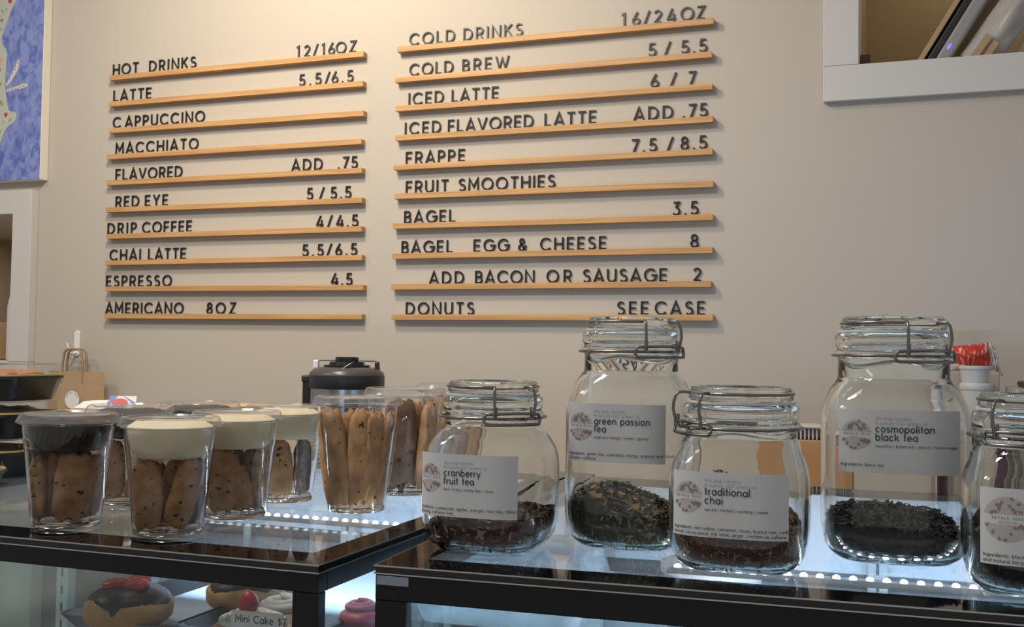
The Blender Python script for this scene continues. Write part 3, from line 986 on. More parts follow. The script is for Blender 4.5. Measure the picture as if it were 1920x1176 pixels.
pillow(mb, [(lx(1775), zl(1775, 695)), (lx(1862), zl(1862, 694)), (lx(1850), zl(1850, 680)), (lx(1790), zl(1790, 676))], 0.012, 10, 5)
mb.build('folded_flap', mat('grey_pink_film', (0.45, 0.34, 0.31), 0.4), t, 50)
mb = MB()
pillow(mb, [(lx(1858), zl(1858, 690)), (lx(1880), zl(1880, 706)), (lx(1864), zl(1864, 645)), (lx(1852), zl(1852, 643))], 0.006, 10, 9, rough=0.006)
mb.build('crimped_end', mat('silver_film', (0.62, 0.60, 0.58), 0.25, 0.4), t, 50)
mb = MB()
mb.box(lx(1770), lx(1870), -0.05, 0.03, BZ + 0.0005, zl(1820, 697))
mb.build('carton_base', mat('grey_board', (0.42, 0.37, 0.33), 0.6), t, bevel=0.002)

t = thing('cardboard_tray', 'tan cardboard carton behind the gap left of the tallest right jar', 'carton', (at(1512, 860, 2.02).x, 2.02, BZ + 0.0005))
zz = at(1512, 823, 2.02).z - BZ
MB().box(-0.07, 0.05, -0.04, 0.04, 0, zz).build('carton_body', mat('orange_kraft', (0.52, 0.28, 0.12), 0.7), t, bevel=0.002)
t = thing('glass_rack', 'clear ribbed plastic box lying on the tan carton', 'container', (at(1512, 823, 2.02).x, 2.02, BZ + 0.001 + zz))
z2 = at(1512, 797, 2.02).z - at(1512, 823, 2.02).z
mb = MB()
for k in range(16):
    mb.box(-0.065 + k * 0.007, -0.0615 + k * 0.007, -0.032, 0.032, 0, z2 * 0.85)
mb.build('ribs', mat('ribbed_plastic', (0.52, 0.50, 0.48), 0.3), t, bevel=0.0012)
MB().box(-0.068, 0.052, -0.036, 0.036, z2 * 0.8, z2).build('box_lid', mat('box_lid_plastic', (0.62, 0.58, 0.55), 0.3), t, bevel=0.002)

t = thing('burgundy_carton', 'dark burgundy carton behind the rightmost jar', 'carton', (at(1860, 850, 1.9).x, 1.92, BZ + 0.0005))
MB().box(-0.045, -0.008, -0.04, 0.04, 0, at(1840, 815, 1.9).z - BZ).build('carton_body', mat('dark_burgundy', (0.05, 0.004, 0.012), 0.5), t, bevel=0.003)
MB().box(-0.044, -0.009, -0.038, 0.038, at(1840, 815, 1.9).z - BZ, at(1840, 790, 1.9).z - BZ).build('black_lid', M_black, t, bevel=0.004)

t = thing('grinder', 'dark metal machine corner at the right edge above the last jar', 'machine', (at(1935, 720, 2.0).x, 2.0, BZ + 0.0005))
MB().box(-0.035, 0.10, -0.08, 0.08, 0, at(1920, 727, 2.0).z - BZ).build('machine_body', mat('machine_grey', (0.30, 0.28, 0.26), 0.4), t, bevel=0.006)
MB().box(-0.018, 0.10, -0.06, 0.06, at(1920, 727, 2.0).z - BZ, at(1920, 716, 2.0).z - BZ).build('machine_cap', M_black, t, bevel=0.004)

# ------------------------------------------------------------------ display cases
CT = 1.15                                               # top of both cases
M_shelfglass = thin_clear('shelf_glass', (0.86, 0.92, 0.92), 1.22, 0.12)
M_led = mat('led_chip', (0.9, 0.95, 1.0), 0.4, emit=(0.80, 0.90, 1.0), estr=45.0)
M_inner = mat('case_liner', (0.80, 0.83, 0.86), 0.45)
M_darkdoor = mat('smoked_door', (0.05, 0.065, 0.08), 0.12)


def display_case(label, loc, rz, x0, x1, depth, bf, bs, rail, post, led_y, led_n, l0, l1, stds):
    """Front face at local y=0, from x0 to x1; black frame, glass walls and top, light strip under the top."""
    t = thing('display_case', label, 'display case', loc, rz)
    g = 0.0078
    z1 = CT - g
    zb = 0.62
    # top sheet: clear centre, black printed border
    MB().box(x0 + bs, x1 - bs, bf, depth - 0.03, CT - g + 0.0003, CT).build('top_glass', M_topglass, t)
    mb = MB()
    mb.box(x0, x1, 0, bf, CT - g + 0.0006, CT)
    mb.box(x0, x0 + bs, bf, depth - 0.03, CT - g + 0.0006, CT)
    mb.box(x1 - bs, x1, bf, depth - 0.03, CT - g + 0.0006, CT)
    mb.box(x0, x1, depth - 0.03, depth, CT - g + 0.0006, CT)
    mb.build('top_border', M_blackgl, t)
    mb = MB()
    e = 0.0012
    for a, b, c, d in ((x0 - e, x1 + e, -e, 0.0), (x0 - e, x0, 0, depth), (x1, x1 + e, 0, depth)):
        mb.box(a, b, c, d, CT - 0.0012, CT)
        mb.box(a, b, c, d, CT - g, CT - g + 0.0012)
    mb.build('edge_trim', mat('trim_bright', (0.55, 0.52, 0.48), 0.25, 1.0), t)
    mb = MB()
    rt = 0.016
    mb.box(x0, x1, 0.0, rt, z1 - rail, z1)
    mb.box(x0, x1, depth - rt, depth, z1 - rail, z1)
    mb.box(x0, x0 + rt, rt, depth - rt, z1 - rail, z1)
    mb.box(x1 - rt, x1, rt, depth - rt, z1 - rail, z1)
    mb.build('top_rail', M_black, t, bevel=0.001)
    for px_, py_ in ((x0, 0), (x1 - post, 0), (x0, depth - post), (x1 - post, depth - post)):
        MB().box(px_, px_ + post, py_ + (0 if py_ == 0 else 0), py_ + (0.014 if py_ == 0 else post), zb, z1 - rail).build('corner_post', M_black, t, bevel=0.001)
    MB().box(x0, x1, 0, depth, 0.0, zb).build('base_cabinet', M_black, t, bevel=0.003)
    MB().box(x0 + post, x1 - post, 0.003, 0.008, zb, z1 - rail).build('front_glass', M_caseglass, t)
    for xx in (x0 + 0.004, x1 - 0.009):
        MB().box(xx, xx + 0.005, 0.016, depth - post, zb, z1 - rail).build('side_glass', M_caseglass, t)
    # inside: shelf, floor, back with sliding doors and slotted standards
    MB().box(x0 + 0.02, x1 - 0.02, 0.06, depth - 0.10, 1.022, 1.028).build('shelf', M_shelfglass, t)
    MB().box(x0 + 0.01, x1 - 0.01, 0.016, depth - 0.02, zb, zb + 0.01).build('case_floor', M_inner, t)
    MB().box(x0 + 0.01, x1 - 0.01, depth - 0.035, depth - 0.028, 1.035, z1).build('header_panel', M_inner, t)
    n = 4
    wv = (x1 - x0 - 0.04) / n
    for k in range(n):
        xa = x0 + 0.02 + wv * k
        d = MB().box(xa, xa + wv, depth - 0.032, depth - 0.026, zb + 0.01, 1.035).build('sliding_door', M_darkdoor, t)
        MB().box(xa, xa + 0.012, depth - 0.038, depth - 0.031, zb + 0.01, 1.035).build('door_stile', M_white, d, bevel=0.001)
    for xx in stds:
        mb = MB().box(xx, xx + 0.026, depth - 0.062, depth - 0.042, zb + 0.01, z1)
        sd = mb.build('shelf_standard', M_white, t, bevel=0.001)
        mb = MB()
        for k in range(14):
            mb.box(xx + 0.011, xx + 0.015, depth - 0.0626, depth - 0.0615, 0.70 + k * 0.031, 0.715 + k * 0.031)
        tag(mb.build('slots', M_black, sd), kind='stuff')
    bar = MB().box(l0 - 0.01, l1 + 0.01, led_y, led_y + 0.012, z1 - 0.010, z1 - 0.004).build('light_strip', M_alu, t, bevel=0.001)
    chip = None
    for k in range(led_n):
        xx = l0 + (l1 - l0) * k / (led_n - 1)
        if chip is None:
            chip = MB().lathe([(0, 0.0034), (0.0016, 0.0029), (0.0025, 0.0010)], 10).build('light_bead', M_led, bar, 40)
            o = chip
        else:
            o = chip.copy()
            COL.objects.link(o)
        o.location = (xx, led_y + 0.006, z1 - 0.004)
    d = bpy.data.lights.new('strip_light', 'AREA')
    d.shape = 'RECTANGLE'
    d.size = l1 - l0
    d.size_y = 0.01
    d.energy = 17.0 * (l1 - l0)
    d.color = (0.50, 0.71, 1.0)
    lo = bpy.data.objects.new('strip_light', d)
    COL.objects.link(lo)
    lo.parent = bar
    lo.location = ((l0 + l1) / 2, led_y + 0.006, z1 - 0.0115)
    lo.rotation_euler = (math.radians(80), 0, 0)
    return t


caseL = display_case('left black display case holding donuts under the cookie cups', (-0.479, 0.829, 0), 0.0, -0.80, 0.0, 0.80, 0.047, 0.033, 0.0175, 0.026, 0.283, 29, -0.41, -0.04, [at(122, 1100, 1.575).x + 0.479 - 0.013, at(640, 1140, 1.575).x + 0.479])
caseR = display_case('right black display case holding plastic boxes under the tea jars', (-0.4345, 0.851, 0), math.radians(3.0), 0.0, 0.86, 0.74, 0.039, 0.035, 0.023, 0.0295, 0.142, 42, 0.245, 0.835, [at(1110, 1150, 1.53).x + 0.4345 + 0.022, at(1110, 1150, 1.53).x + 0.4345 + 0.42])
a_, b_ = at(12, 1120, 1.575).x + 0.479, at(72, 1120, 1.575).x + 0.479
MB().box(a_, b_, 0.725, 0.755, 0.63, CT - 0.009).build('back_post', mat('beige_panel', (0.50, 0.47, 0.40), 0.5), caseL, bevel=0.002)
# grey tape label on the right case's rail
MB().box(0.002, 0.0320, -0.0016, -0.0002, CT - 0.0168, CT - 0.0090).build('grey_tape', mat('grey_blue_tape', (0.28, 0.33, 0.42), 0.5), caseR)

# ------------------------------------------------------------------ pastries in the left case
SH = 1.0286                                             # shelf surface


def tray(u, v, w, d, label):
    p = on(u, v, SH + 0.018)
    t = thing('serving_tray', label, 'tray', (p.x + w / 2, p.y + d / 2, SH), group='black pastry trays in the left case')
    mb = MB()
    o1, o2, i1, i2 = [(x, y) for x, y in rrect(w, d, 0.02)], [(x, y) for x, y in rrect(w - 0.03, d - 0.03, 0.015)], rrect(w - 0.012, d - 0.012, 0.016), rrect(w - 0.034, d - 0.034, 0.013)
    mb.rings([[(x, y, 0.0) for x, y in o2], [(x, y, 0.018) for x, y in o1], [(x, y, 0.018) for x, y in i1], [(x, y, 0.0025) for x, y in i2]], cap0=True, cap1=True)
    mb.build('tray_body', mat('tray_plastic', (0.012, 0.013, 0.015), 0.25), t, 40)
    MB().prism(rrect(w - 0.055, d - 0.06, 0.01), 0.0027, 0.0033).build('paper_liner', mat('liner_paper', (0.24, 0.25, 0.27), 0.6), t)
    return t


tr1 = tray(98, 1152, 0.150, 0.42, 'black tray under the chocolate donuts in the left case')
tr2 = tray(318, 1172, 0.16, 0.44, 'black tray under the mini cake in the left case')
M_dough = mat('fried_dough', (0.50, 0.27, 0.09), 0.6, vary=0.25, vscale=60, bump=0.3, bscale=150, sss=0.1)
M_choc = mat('chocolate_glaze', (0.018, 0.010, 0.008), 0.32, spec=0.3, bump=0.5, bscale=70)
M_berry = mat('strawberry_flesh', (0.52, 0.035, 0.03), 0.3, vary=0.3, vscale=120, bump=0.2, bscale=300)


def blob(mb, rx, ry, rz, c=(0, 0, 0), nu=28, nv=16, amp=0.08, fq=1.5, seed=0, p=2.4, zmin=None, mi=0, T=None):
    rings = []
    for j in range(nv + 1):
        ph = -PI / 2 + PI * j / nv
        row = []
        for i in range(nu):
            th = 2 * PI * i / nu
            d = Vector((math.cos(ph) * math.cos(th), math.cos(ph) * math.sin(th), math.sin(ph)))
            k = (abs(d.x) ** p + abs(d.y) ** p + abs(d.z) ** p) ** (-1 / p)
            k *= 1 + amp * noise3(d.x * fq * 2 + seed, d.y * fq * 2 - seed, d.z * fq * 2 + seed * 0.5)
            q = (c[0] + rx * k * d.x, c[1] + ry * k * d.y, c[2] + rz * k * d.z)
            if zmin is not None and q[2] < zmin:
                q = (q[0], q[1], zmin)
            row.append(q)
        rings.append(row)
    return mb.rings(rings, mi, T, True, True)


def donut(loc, label, rz, berry, s=1.0):
    t = thing('donut', label, 'donut', loc, rz)
    mb = MB()
    blob(mb, 0.043 * s, 0.043 * s, 0.022 * s, (0, 0, 0.0205 * s), amp=0.05, fq=1.2, seed=loc[0] * 30, zmin=0.0)
    mb.build('dough', M_dough, t, 60)
    mb = MB()
    n = 40
    rings = []
    for j in range(9):
        q = j / 8
        row = []
        for i in range(n):
            th = 2 * PI * i / n
            drip = 0.78 + 0.10 * math.sin(th * 3 + loc[0] * 9) + 0.07 * math.sin(th * 7 + 1)
            r = 0.0415 * s * min(1.0, (q * 1.02)) * (0.86 + 0.14 * drip)
            z = 0.0215 * s + 0.0235 * s * math.sqrt(max(0.0, 1 - (r / (0.0445 * s)) ** 2.6)) + 0.0010
            row.append((r * math.cos(th), r * math.sin(th), z))
        rings.append(row)
    low = [(x * 1.045, y * 1.045, z - (0.004 + 0.009 * (0.5 + 0.5 * math.sin(3 * 2 * PI * i_ / n + 0.8)) * (0.6 + 0.4 * math.sin(7 * 2 * PI * i_ / n))) * s) for i_, (x, y, z) in enumerate(rings[-1])]
    rings.append([(x * 1.03, y * 1.03, z - 0.0025) for x, y, z in rings[-1]])
    rings.append(low)
    rings = rings[1:]
    mb.rings(rings, cap0=True, cap1=True)
    mb.build('glaze', M_choc, t, 60)
    if berry:
        for k, (dx, dy, a) in enumerate(((-0.012, -0.008, 0.3), (0.012, -0.012, -0.2), (0.004, 0.012, 0.8))):
            mb = MB()
            blob(mb, 0.015, 0.009, 0.006, (0, 0, 0), 18, 10, 0.1, 2, k)
            mb.build('strawberry_slice', M_berry, t, 60, loc=(dx, dy, 0.049), rot=(0.15, -0.1, a))
    return t


lin = SH + 0.0037
pd = on(243, 1098, lin + 0.046)
donut((pd.x, pd.y, lin), 'chocolate glazed donut topped with strawberry slices, nearest in the left case', 0.3, True, 1.06)
pd2 = on(366, 1098, lin + 0.042)
donut((pd2.x + 0.02, pd2.y + 0.07, lin), 'chocolate glazed donut without fruit behind the strawberry topped donut', 1.3, False, 1.0)
# mini cake: swirl of white frosting over tan sponge, a strawberry on top
pc = on(470, 1150, lin + 0.050)
t = thing('mini_cake', 'small round cake with white frosting and a red strawberry behind the price sign', 'cake', (pc.x, pc.y, lin))
mb = MB()
blob(mb, 0.043, 0.043, 0.024, (0, 0, 0.022), amp=0.03, fq=1.0, seed=3, zmin=0.0)
mb.build('cake_body', mat('cake_sponge', (0.62, 0.38, 0.21), 0.7, vary=0.15, vscale=50), t, 60)
mb = MB()
mb.tube([(0.031 * (1 - 0.55 * k / 60) * math.cos(k * 0.28), 0.031 * (1 - 0.55 * k / 60) * math.sin(k * 0.28), 0.0425 + 0.008 * k / 60) for k in range(61)], [0.0036 - 0.0008 * k / 60 for k in range(61)], 10)
blob(mb, 0.014, 0.014, 0.005, (0, 0, 0.047), amp=0.02)
mb.build('frosting', mat('white_frosting', (0.78, 0.74, 0.69), 0.45, sss=0.15), t, 60)
mb = MB()
mb.lathe([(0.0, 0.003), (0.002, 0.0085), (0.008, 0.0105), (0.014, 0.0085), (0.019, 0.0045), (0.021, 0.001)], 24)
mb.build('strawberry', mat('berry_red', (0.48, 0.02, 0.035), 0.3, bump=0.3, bscale=350), t, 60, loc=(0, -0.004, 0.052))
# price sign propped in front of the cake
ps = on(484, 1180, SH + 0.019)
ps = at(482, 1166, 0.847)
t = thing('price_sign', 'white price sign reading mini cake in front of the small cake', 'sign', (ps.x, ps.y, SH + 0.0005), math.radians(4))
sw = 0.0535
sz0, sz1 = at(482, 1182, 0.847).z - SH, at(482, 1149, 0.847).z - SH
MB().box(-sw / 2, sw / 2, 0, 0.0008, sz0, sz1).build('sign_face', M_paper, t)
MB().box(-0.004, 0.004, 0.001, 0.0018, 0, sz0 + 0.004).build('sign_stem', M_clear, t)
MB().box(-0.012, 0.012, -0.008, 0.012, 0, 0.0015).build('sign_foot', M_clear, t)
strokes, tw = text_strokes('Mini Cake', 0.0068, 0.13)
mb = MB()
stroke_mesh(mb, strokes, 0.00085, lambda x, y, d: (x - sw / 2 + 0.0045, -0.0003, sz0 + y + 0.0055))
strokes, tw2 = text_strokes('$7', 0.0068, 0.10)
stroke_mesh(mb, strokes, 0.00085, lambda x, y, d: (x - sw / 2 + 0.0045 + tw + 0.0045, -0.0003, sz0 + y + 0.0055))
mb.build('printing', M_letter, t, fixn=False)
# cakes on the same tray further back
for k, (u, v, lab) in enumerate(((532, 1128, 'frosted round cake behind the mini cake, beside the corner post'), (694, 1168, 'pink iced cake seen through the side glass of the left case'))):
    p = on(u, v, lin + 0.040) if k == 0 else Vector((-0.555, 1.055, lin))
    q_ = 0.85 if k == 0 else 0.6
    t = thing('iced_cake', lab, 'cake', (p.x, p.y, lin))
    mb = MB()
    blob(mb, 0.04 * q_, 0.04 * q_, 0.022 * q_, (0, 0, 0.020 * q_), amp=0.03, seed=7 + k, zmin=0.0)
    mb.build('cake_body', mat('cake_crumb', (0.50, 0.33, 0.20), 0.7, vary=0.15, vscale=50) if k == 0 else mat('pink_icing', (0.55, 0.12, 0.16), 0.4), t, 60)
    mb = MB()
    mb.tube([(0.028 * q_ * (1 - 0.5 * j / 50) * math.cos(j * 0.3), 0.028 * q_ * (1 - 0.5 * j / 50) * math.sin(j * 0.3), q_ * (0.040 + 0.009 * j / 50)) for j in range(51)], 0.006 * q_, 10)
    mb.build('frosting', mat('white_frosting') if k == 0 else mat('pink_icing'), t, 60)

# ------------------------------------------------------------------ clear clamshell boxes in the right case


def clamshell(p, w, d, h, rz, label):
    t = thing('clamshell_box', label, 'plastic box', p, rz, 'clear boxes in the right case')
    mb = MB()
    mb.rings([[(x, y, z) for x, y in rrect(w * k, d * k, 0.02)] for z, k in ((0.0005, 0.84), (h * 0.42, 0.97), (h * 0.45, 1.0), (h * 0.47, 1.0))], cap0=True)
    mb.build('box_base', M_clearhaze, t, 40, fixn=False)
    mb = MB()
    mb.rings([[(x, y, z) for x, y in rrect(w * k, d * k, 0.02)] for z, k in ((h * 0.475, 1.0), (h * 0.5, 1.0), (h * 0.52, 0.95), (h * 0.92, 0.87), (h, 0.80))], cap1=True)
    mb.build('box_lid', M_clearhaze, t, 40, fixn=False)
    return t


M_clearhaze = thin_clear('hazy_clear_plastic', (0.93, 0.96, 0.97), 1.5, 0.08, haze=0.22)
p = on(900, 1180, SH)
clamshell((p.x + 0.01, p.y + 0.08, SH), 0.22, 0.17, 0.085, math.radians(3), 'clear clamshell box behind the left window of the right case')
p = on(1290, 1200, SH)
t = thing('deli_tub', 'white round tub in the middle of the right case', 'tub', (p.x + 0.01, p.y + 0.10, SH))
MB().lathe([(0.0005, 0.05), (0.06, 0.058)], 40).build('tub_body', M_tub, t, 40)
MB().lathe([(0.056, 0.061), (0.066, 0.061)], 40).build('tub_lid', mat('lid_pink', (0.62, 0.48, 0.46), 0.4), t, 40)

# ------------------------------------------------------------------ tea jars
LBW, LBH = 0.099, 0.0555
M_gasket = mat('gasket_rubber', (0.72, 0.70, 0.66), 0.4)
M_ink = mat('teal_ink', (0.040, 0.090, 0.105), 0.6)
M_inkgrey = mat('pale_grey_ink', (0.33, 0.37, 0.39), 0.6)
M_embl = mat('emblem_wash', (0.50, 0.46, 0.455), 0.6)
M_emblink = mat('emblem_ink', (0.25, 0.215, 0.21), 0.6)


def jar_profile(H, a, tall, s):
    r = 0.0485 * s
    top = H
    c1 = H - 0.0145 * s                                  # lip
    c0 = c1 - 0.020 * s
    nb = c0 - (0.021 if tall else 0.010) * s             # foot of the neck
    sh = nb - 0.030 * s                                  # foot of the shoulder
    return r, top, c1, c0, nb, sh


def jar(name_label, loc, rz, H, a, tall, s, clip, lab):
    """Clip-top jar with rounded square body. clip: azimuth of the latch; lab: texts of its label."""
    t = thing('tea_jar', name_label, 'jar', loc, rz, 'clip top tea jars')
    r, top, c1, c0, nb, sh = jar_profile(H, a, tall, s)
    n = 72
    P = 3.5
    outer = [(0.0035, 0.010, 2.2), (0.0022, a * 0.62, 2.6), (0.0, a * 0.70, 2.8), (0.0008, a * 0.77, 3.0), (0.006, a * 0.875, 3.2), (0.014, a * 0.95, 3.4), (0.026, a * 0.99, P), (0.040, a, P)]
    outer += [(sh - 0.012, a, P), (sh, a * 0.985, P), (sh + 0.010 * s, a * 0.945, 3.3), (sh + 0.019 * s, a * 0.885, 2.8), (nb - 0.004 * s, r * 1.045, 2.3), (nb, r * 1.0, 2.0)]
    outer += [(nb + 0.002, r * 0.985, 2), (c0 - 0.003, r * 0.985, 2), (c0 - 0.0015, r * 1.045, 2), (c0 + 0.001, r * 1.06, 2), (c0 + 0.0035, r * 1.05, 2), (c0 + 0.0045, r * 1.005, 2), (c0 + 0.007, r * 1.0, 2), (c0 + 0.0085, r * 1.03, 2), (c1 - 0.004, r * 1.035, 2), (c1 - 0.001, r * 1.0, 2), (c1, r * 0.96, 2)]
    wall = 0.0036
    inner = [(c1, r * 0.90, 2), (c1 - 0.004, r * 0.87, 2), (nb, r * 0.985 - wall, 2), (nb - 0.004 * s, r * 1.045 - wall, 2.3), (sh + 0.017 * s, a * 0.885 - wall, 2.8), (sh + 0.008 * s, a * 0.945 - wall, 3.3), (sh - 0.002, a * 0.985 - wall, P), (sh - 0.012, a - wall, P), (0.040, a - wall, P), (0.026, a * 0.99 - wall, P), (0.0145, a * 0.955 - wall, 3.4), (0.0080, a * 0.89 - wall, 3.2), (0.0056, a * 0.80 - wall, 2.9), (0.0050, 0.010, 2.2)]
    mb = MB()
    mb.lathe(outer + inner, n)
    mb.build('glass_body', M_jar, t, 50)
    # lid: heavy glass disc with a rounded rim and a shallow well
    z0 = c1 + 0.0026
    mb = MB()
    mb.lathe([(z0, r * 0.84), (z0, r * 0.90), (z0 + 0.0015, r * 0.935), (z0 + 0.0035, r * 0.935), (z0 + 0.0055, r * 0.90), (top - 0.0025, r * 0.905), (top - 0.0008, r * 0.89), (top, r * 0.86), (top, r * 0.80), (top - 0.003, r * 0.74), (top - 0.0035, r * 0.02)], n)
    mb.build('lid', M_jar, t, 50)
    mb = MB()
    mb.lathe([(c1 + 0.0003, r * 0.90), (c1 + 0.0003, r * 0.965), (c1 + 0.0022, r * 0.965), (c1 + 0.0022, r * 0.90)], n, cap0=False, cap1=False, loop=True)
    mb.build('gasket', M_gasket, t, 40)
    # wires: neck ring, lid hoop with hinge, latch with two bent arms
    wr = 0.0014
    zn = c0 - 0.0005
    R1 = r * 1.06 + 0.0013

    def pol(az, rad, z):
        return (rad * math.cos(az), rad * math.sin(az), z)
    mb = MB()
    mb.tube([pol(2 * PI * k / 60, R1, zn) for k in range(60)], wr, 8, True)
    mb.build('neck_wire', M_steel, t, 50)
    mb = MB()
    zl_ = z0 + 0.0078
    hw = 0.36                                            # half angle of the latch
    Rl = r * 0.905 + 0.0012
    arcpts = [pol(clip + hw + (2 * PI - 2 * hw) * k / 50, Rl, zl_ - 0.0015) for k in range(51)]
    ro = R1 + 0.0028
    arm0 = [pol(clip + hw, Rl + (ro + 0.003 - Rl) * q_, zl_ - 0.0015 + zo) for q_, zo in ((0.4, 0.0008), (0.75, 0.0002), (0.95, -0.003), (1.05, -0.008), (1.1, -0.014))] + [pol(clip + hw, ro + 0.001, zn - 0.0005)]
    arm1 = [pol(clip - hw, Rl + (ro + 0.003 - Rl) * q_, zl_ - 0.0015 + zo) for q_, zo in ((0.4, 0.0008), (0.75, 0.0002), (0.95, -0.003), (1.05, -0.008), (1.1, -0.014))] + [pol(clip - hw, ro + 0.001, zn - 0.0005)]
    mb.tube(arm1[::-1] + arcpts[::-1] + arm0, wr, 8)
    mb.build('lid_hoop', M_steel, t, 50)
    mb = MB()
    hw2 = hw + 0.13
    lp = [pol(clip - hw2 + 2 * hw2 * k / 14, ro + 0.0022, zn - 0.0052) for k in range(15)]
    lp += [pol(clip + hw2 + 0.045, ro + 0.0015, zn - 0.0025), pol(clip + hw2 + 0.045, ro + 0.001, zn + 0.0015)]
    lp += [pol(clip + hw2 - 2 * hw2 * k / 14, ro + 0.0014, zn + 0.0042 + 0.001 * math.sin(PI * k / 14)) for k in range(15)]
    lp += [pol(clip - hw2 - 0.045, ro + 0.001, zn + 0.0015), pol(clip - hw2 - 0.045, ro + 0.0015, zn - 0.0025)]
    mb.tube(lp, wr * 1.05, 8, True)
    for sg in (-1, 1):
        mb.tube([pol(clip + sg * (hw - 0.20), ro + 0.0008, zn), pol(clip + sg * (hw - 0.03), ro, zn), pol(clip + sg * (hw - 0.03), ro, zn + 0.011)], wr, 8)
    mb.build('latch', M_steel, t, 50)
    # paper label wrapped on the front face
    tab = []
    L = 0.0
    prev = None
    for k in range(-400, 401):
        az = -PI / 2 + k / 400 * 1.35
        c, sn = math.cos(az), math.sin(az)
        rad = (a + 0.0005) / (abs(c) ** P + abs(sn) ** P) ** (1 / P)
        q_ = Vector((rad * c, rad * sn, 0))
        if prev is not None:
            L += (q_ - prev).length
        tab.append([L, q_])
        prev = q_
    mid = tab[400][0]
    us = [e_[0] - mid for e_ in tab]
    import bisect

    def surf(u, v, off=0.0):
        i = max(1, min(len(us) - 1, bisect.bisect_left(us, u)))
        f = (u - us[i - 1]) / (us[i] - us[i - 1])
        q_ = tab[i - 1][1].lerp(tab[i][1], f)
        tg = (tab[i][1] - tab[i - 1][1]).normalized()
        nrm = Vector((tg.y, -tg.x, 0))
        return (q_.x + nrm.x * off, q_.y + nrm.y * off, v)
    u0, v0, lw, lh = lab['u'], lab['z'], lab.get('w', LBW), lab.get('h', LBH)
    mb = MB()
    nx = 40
    vs = []
    for off in (0.0, 0.0003):
        for j in (0, 1):
            vs += [surf(u0 - lw / 2 + lw * i / nx, v0 - lh / 2 + lh * j, off) for i in range(nx + 1)]
    m_ = nx + 1
    fs = []
    for i in range(nx):
        fs += [(i, m_ + i, m_ + i + 1, i + 1), (2 * m_ + i, 2 * m_ + i + 1, 3 * m_ + i + 1, 3 * m_ + i), (i, i + 1, 2 * m_ + i + 1, 2 * m_ + i), (m_ + i, 3 * m_ + i, 3 * m_ + i + 1, m_ + i + 1)]
    fs += [(0, 2 * m_, 3 * m_, m_), (nx, m_ + nx, 3 * m_ + nx, 2 * m_ + nx)]
    mb.add(vs, fs)
    lb = mb.build('paper_label', mat('label_paper', (0.66, 0.675, 0.69), 0.42), t, 30)
    k_ = lw / LBW

    def put(mb, text, size, x, y, w, gap=0.16):
        strokes, tw = text_strokes(text, size, gap)
        stroke_mesh(mb, strokes, w, lambda px_, py_, d: surf(u0 - lw / 2 + (x + px_ * 1.0) * 1.0, v0 - lh / 2 + y + py_, 0.00055))
        return tw
    TX = 0.0305 * k_
    mb = MB()
    ys = 0.0375 * lh / 0.0555
    put(mb, lab['name'][0], 0.0066, TX, ys - 0.0015, 0.00105, 0.13)
    if len(lab['name']) > 1:
        put(mb, lab['name'][1], 0.0066, TX, ys - 0.0090, 0.00105, 0.13)
    mb.build('tea_name', M_ink, lb, fixn=False)
    mb = MB()
    put(mb, 'this bag contains', 0.0029, TX, ys + 0.0096, 0.00028)
    put(mb, '8 ounces (227 grams) of', 0.0029, TX, ys + 0.0054, 0.00028)
    mb.build('small_print', M_inkgrey, lb, fixn=False)
    mb = MB()
    x = TX
    tw = put(mb, lab['notes'], 0.0026, TX, ys - 0.0150, 0.00038)
    put(mb, lab['ing'][0], 0.0029, 0.0025, 0.0062, 0.00040, lab.get('ig', 0.14))
    if len(lab['ing']) > 1:
        put(mb, lab['ing'][1], 0.0029, 0.0025, 0.0020, 0.00040, lab.get('ig', 0.14))
    mb.build('ingredients', mat('dark_grey_ink', (0.10, 0.13, 0.14), 0.6), lb, fixn=False)
    # round floral emblem: two leafy segments and a band with the shop's name
    er = lab.get('er', 0.0132)
    ex, ey = 0.0028 + er, lh * 0.60
    mb = MB()
    for sg in (1, -1):
        pts = [(er * math.cos(th), sg * er * math.sin(th)) for th in [math.radians(12 + (156) * k / 20) for k in range(21)]]
        base = sg * er * math.sin(math.radians(12)) + sg * 0.0004
        for i in range(20):
            mb.add([surf(u0 - lw / 2 + ex + pts[i][0], v0 - lh / 2 + ey + base, 0.00045), surf(u0 - lw / 2 + ex + pts[i + 1][0], v0 - lh / 2 + ey + base, 0.00045), surf(u0 - lw / 2 + ex + pts[i + 1][0], v0 - lh / 2 + ey + pts[i + 1][1], 0.00045), surf(u0 - lw / 2 + ex + pts[i][0], v0 - lh / 2 + ey + pts[i][1], 0.00045)], [(0, 1, 2, 3)])
    em = mb.build('emblem', M_embl, lb, fixn=False)
    mb = MB()
    rnd = random.Random(5)
    f_ = lambda px_, py_, d: surf(u0 - lw / 2 + ex + px_, v0 - lh / 2 + ey + py_, 0.00065)
    for k in range(26):
        th = rnd.uniform(0, 2 * PI)
        rad = er * rnd.uniform(0.45, 0.93)
        cx_, cy_ = rad * math.cos(th), rad * math.sin(th)
        if abs(cy_) < 0.0042:
            cy_ = math.copysign(0.0045 + rnd.random() * 0.002, cy_)
        an = th + rnd.uniform(-0.9, 0.9)
        dv = Vector((math.cos(an), math.sin(an)))
        base = Vector((cx_, cy_))
        ln = rnd.uniform(0.0022, 0.0038)
        stroke_mesh(mb, [[tuple(base - dv * ln / 2), tuple(base + dv * ln / 2)]], 0.0003, f_)
        for q_ in (-0.3, 0.0, 0.3):
            for sg in (-1, 1):
                pp = base + dv * ln * q_
                sd = Vector((math.cos(an + sg * 0.8), math.sin(an + sg * 0.8)))
                stroke_mesh(mb, [[tuple(pp), tuple(pp + sd * 0.0013)]], 0.0005, f_)
    put(mb, 'PETALS TEAS', 0.0021, ex - 0.0108, ey - 0.0002, 0.00034, 0.42)
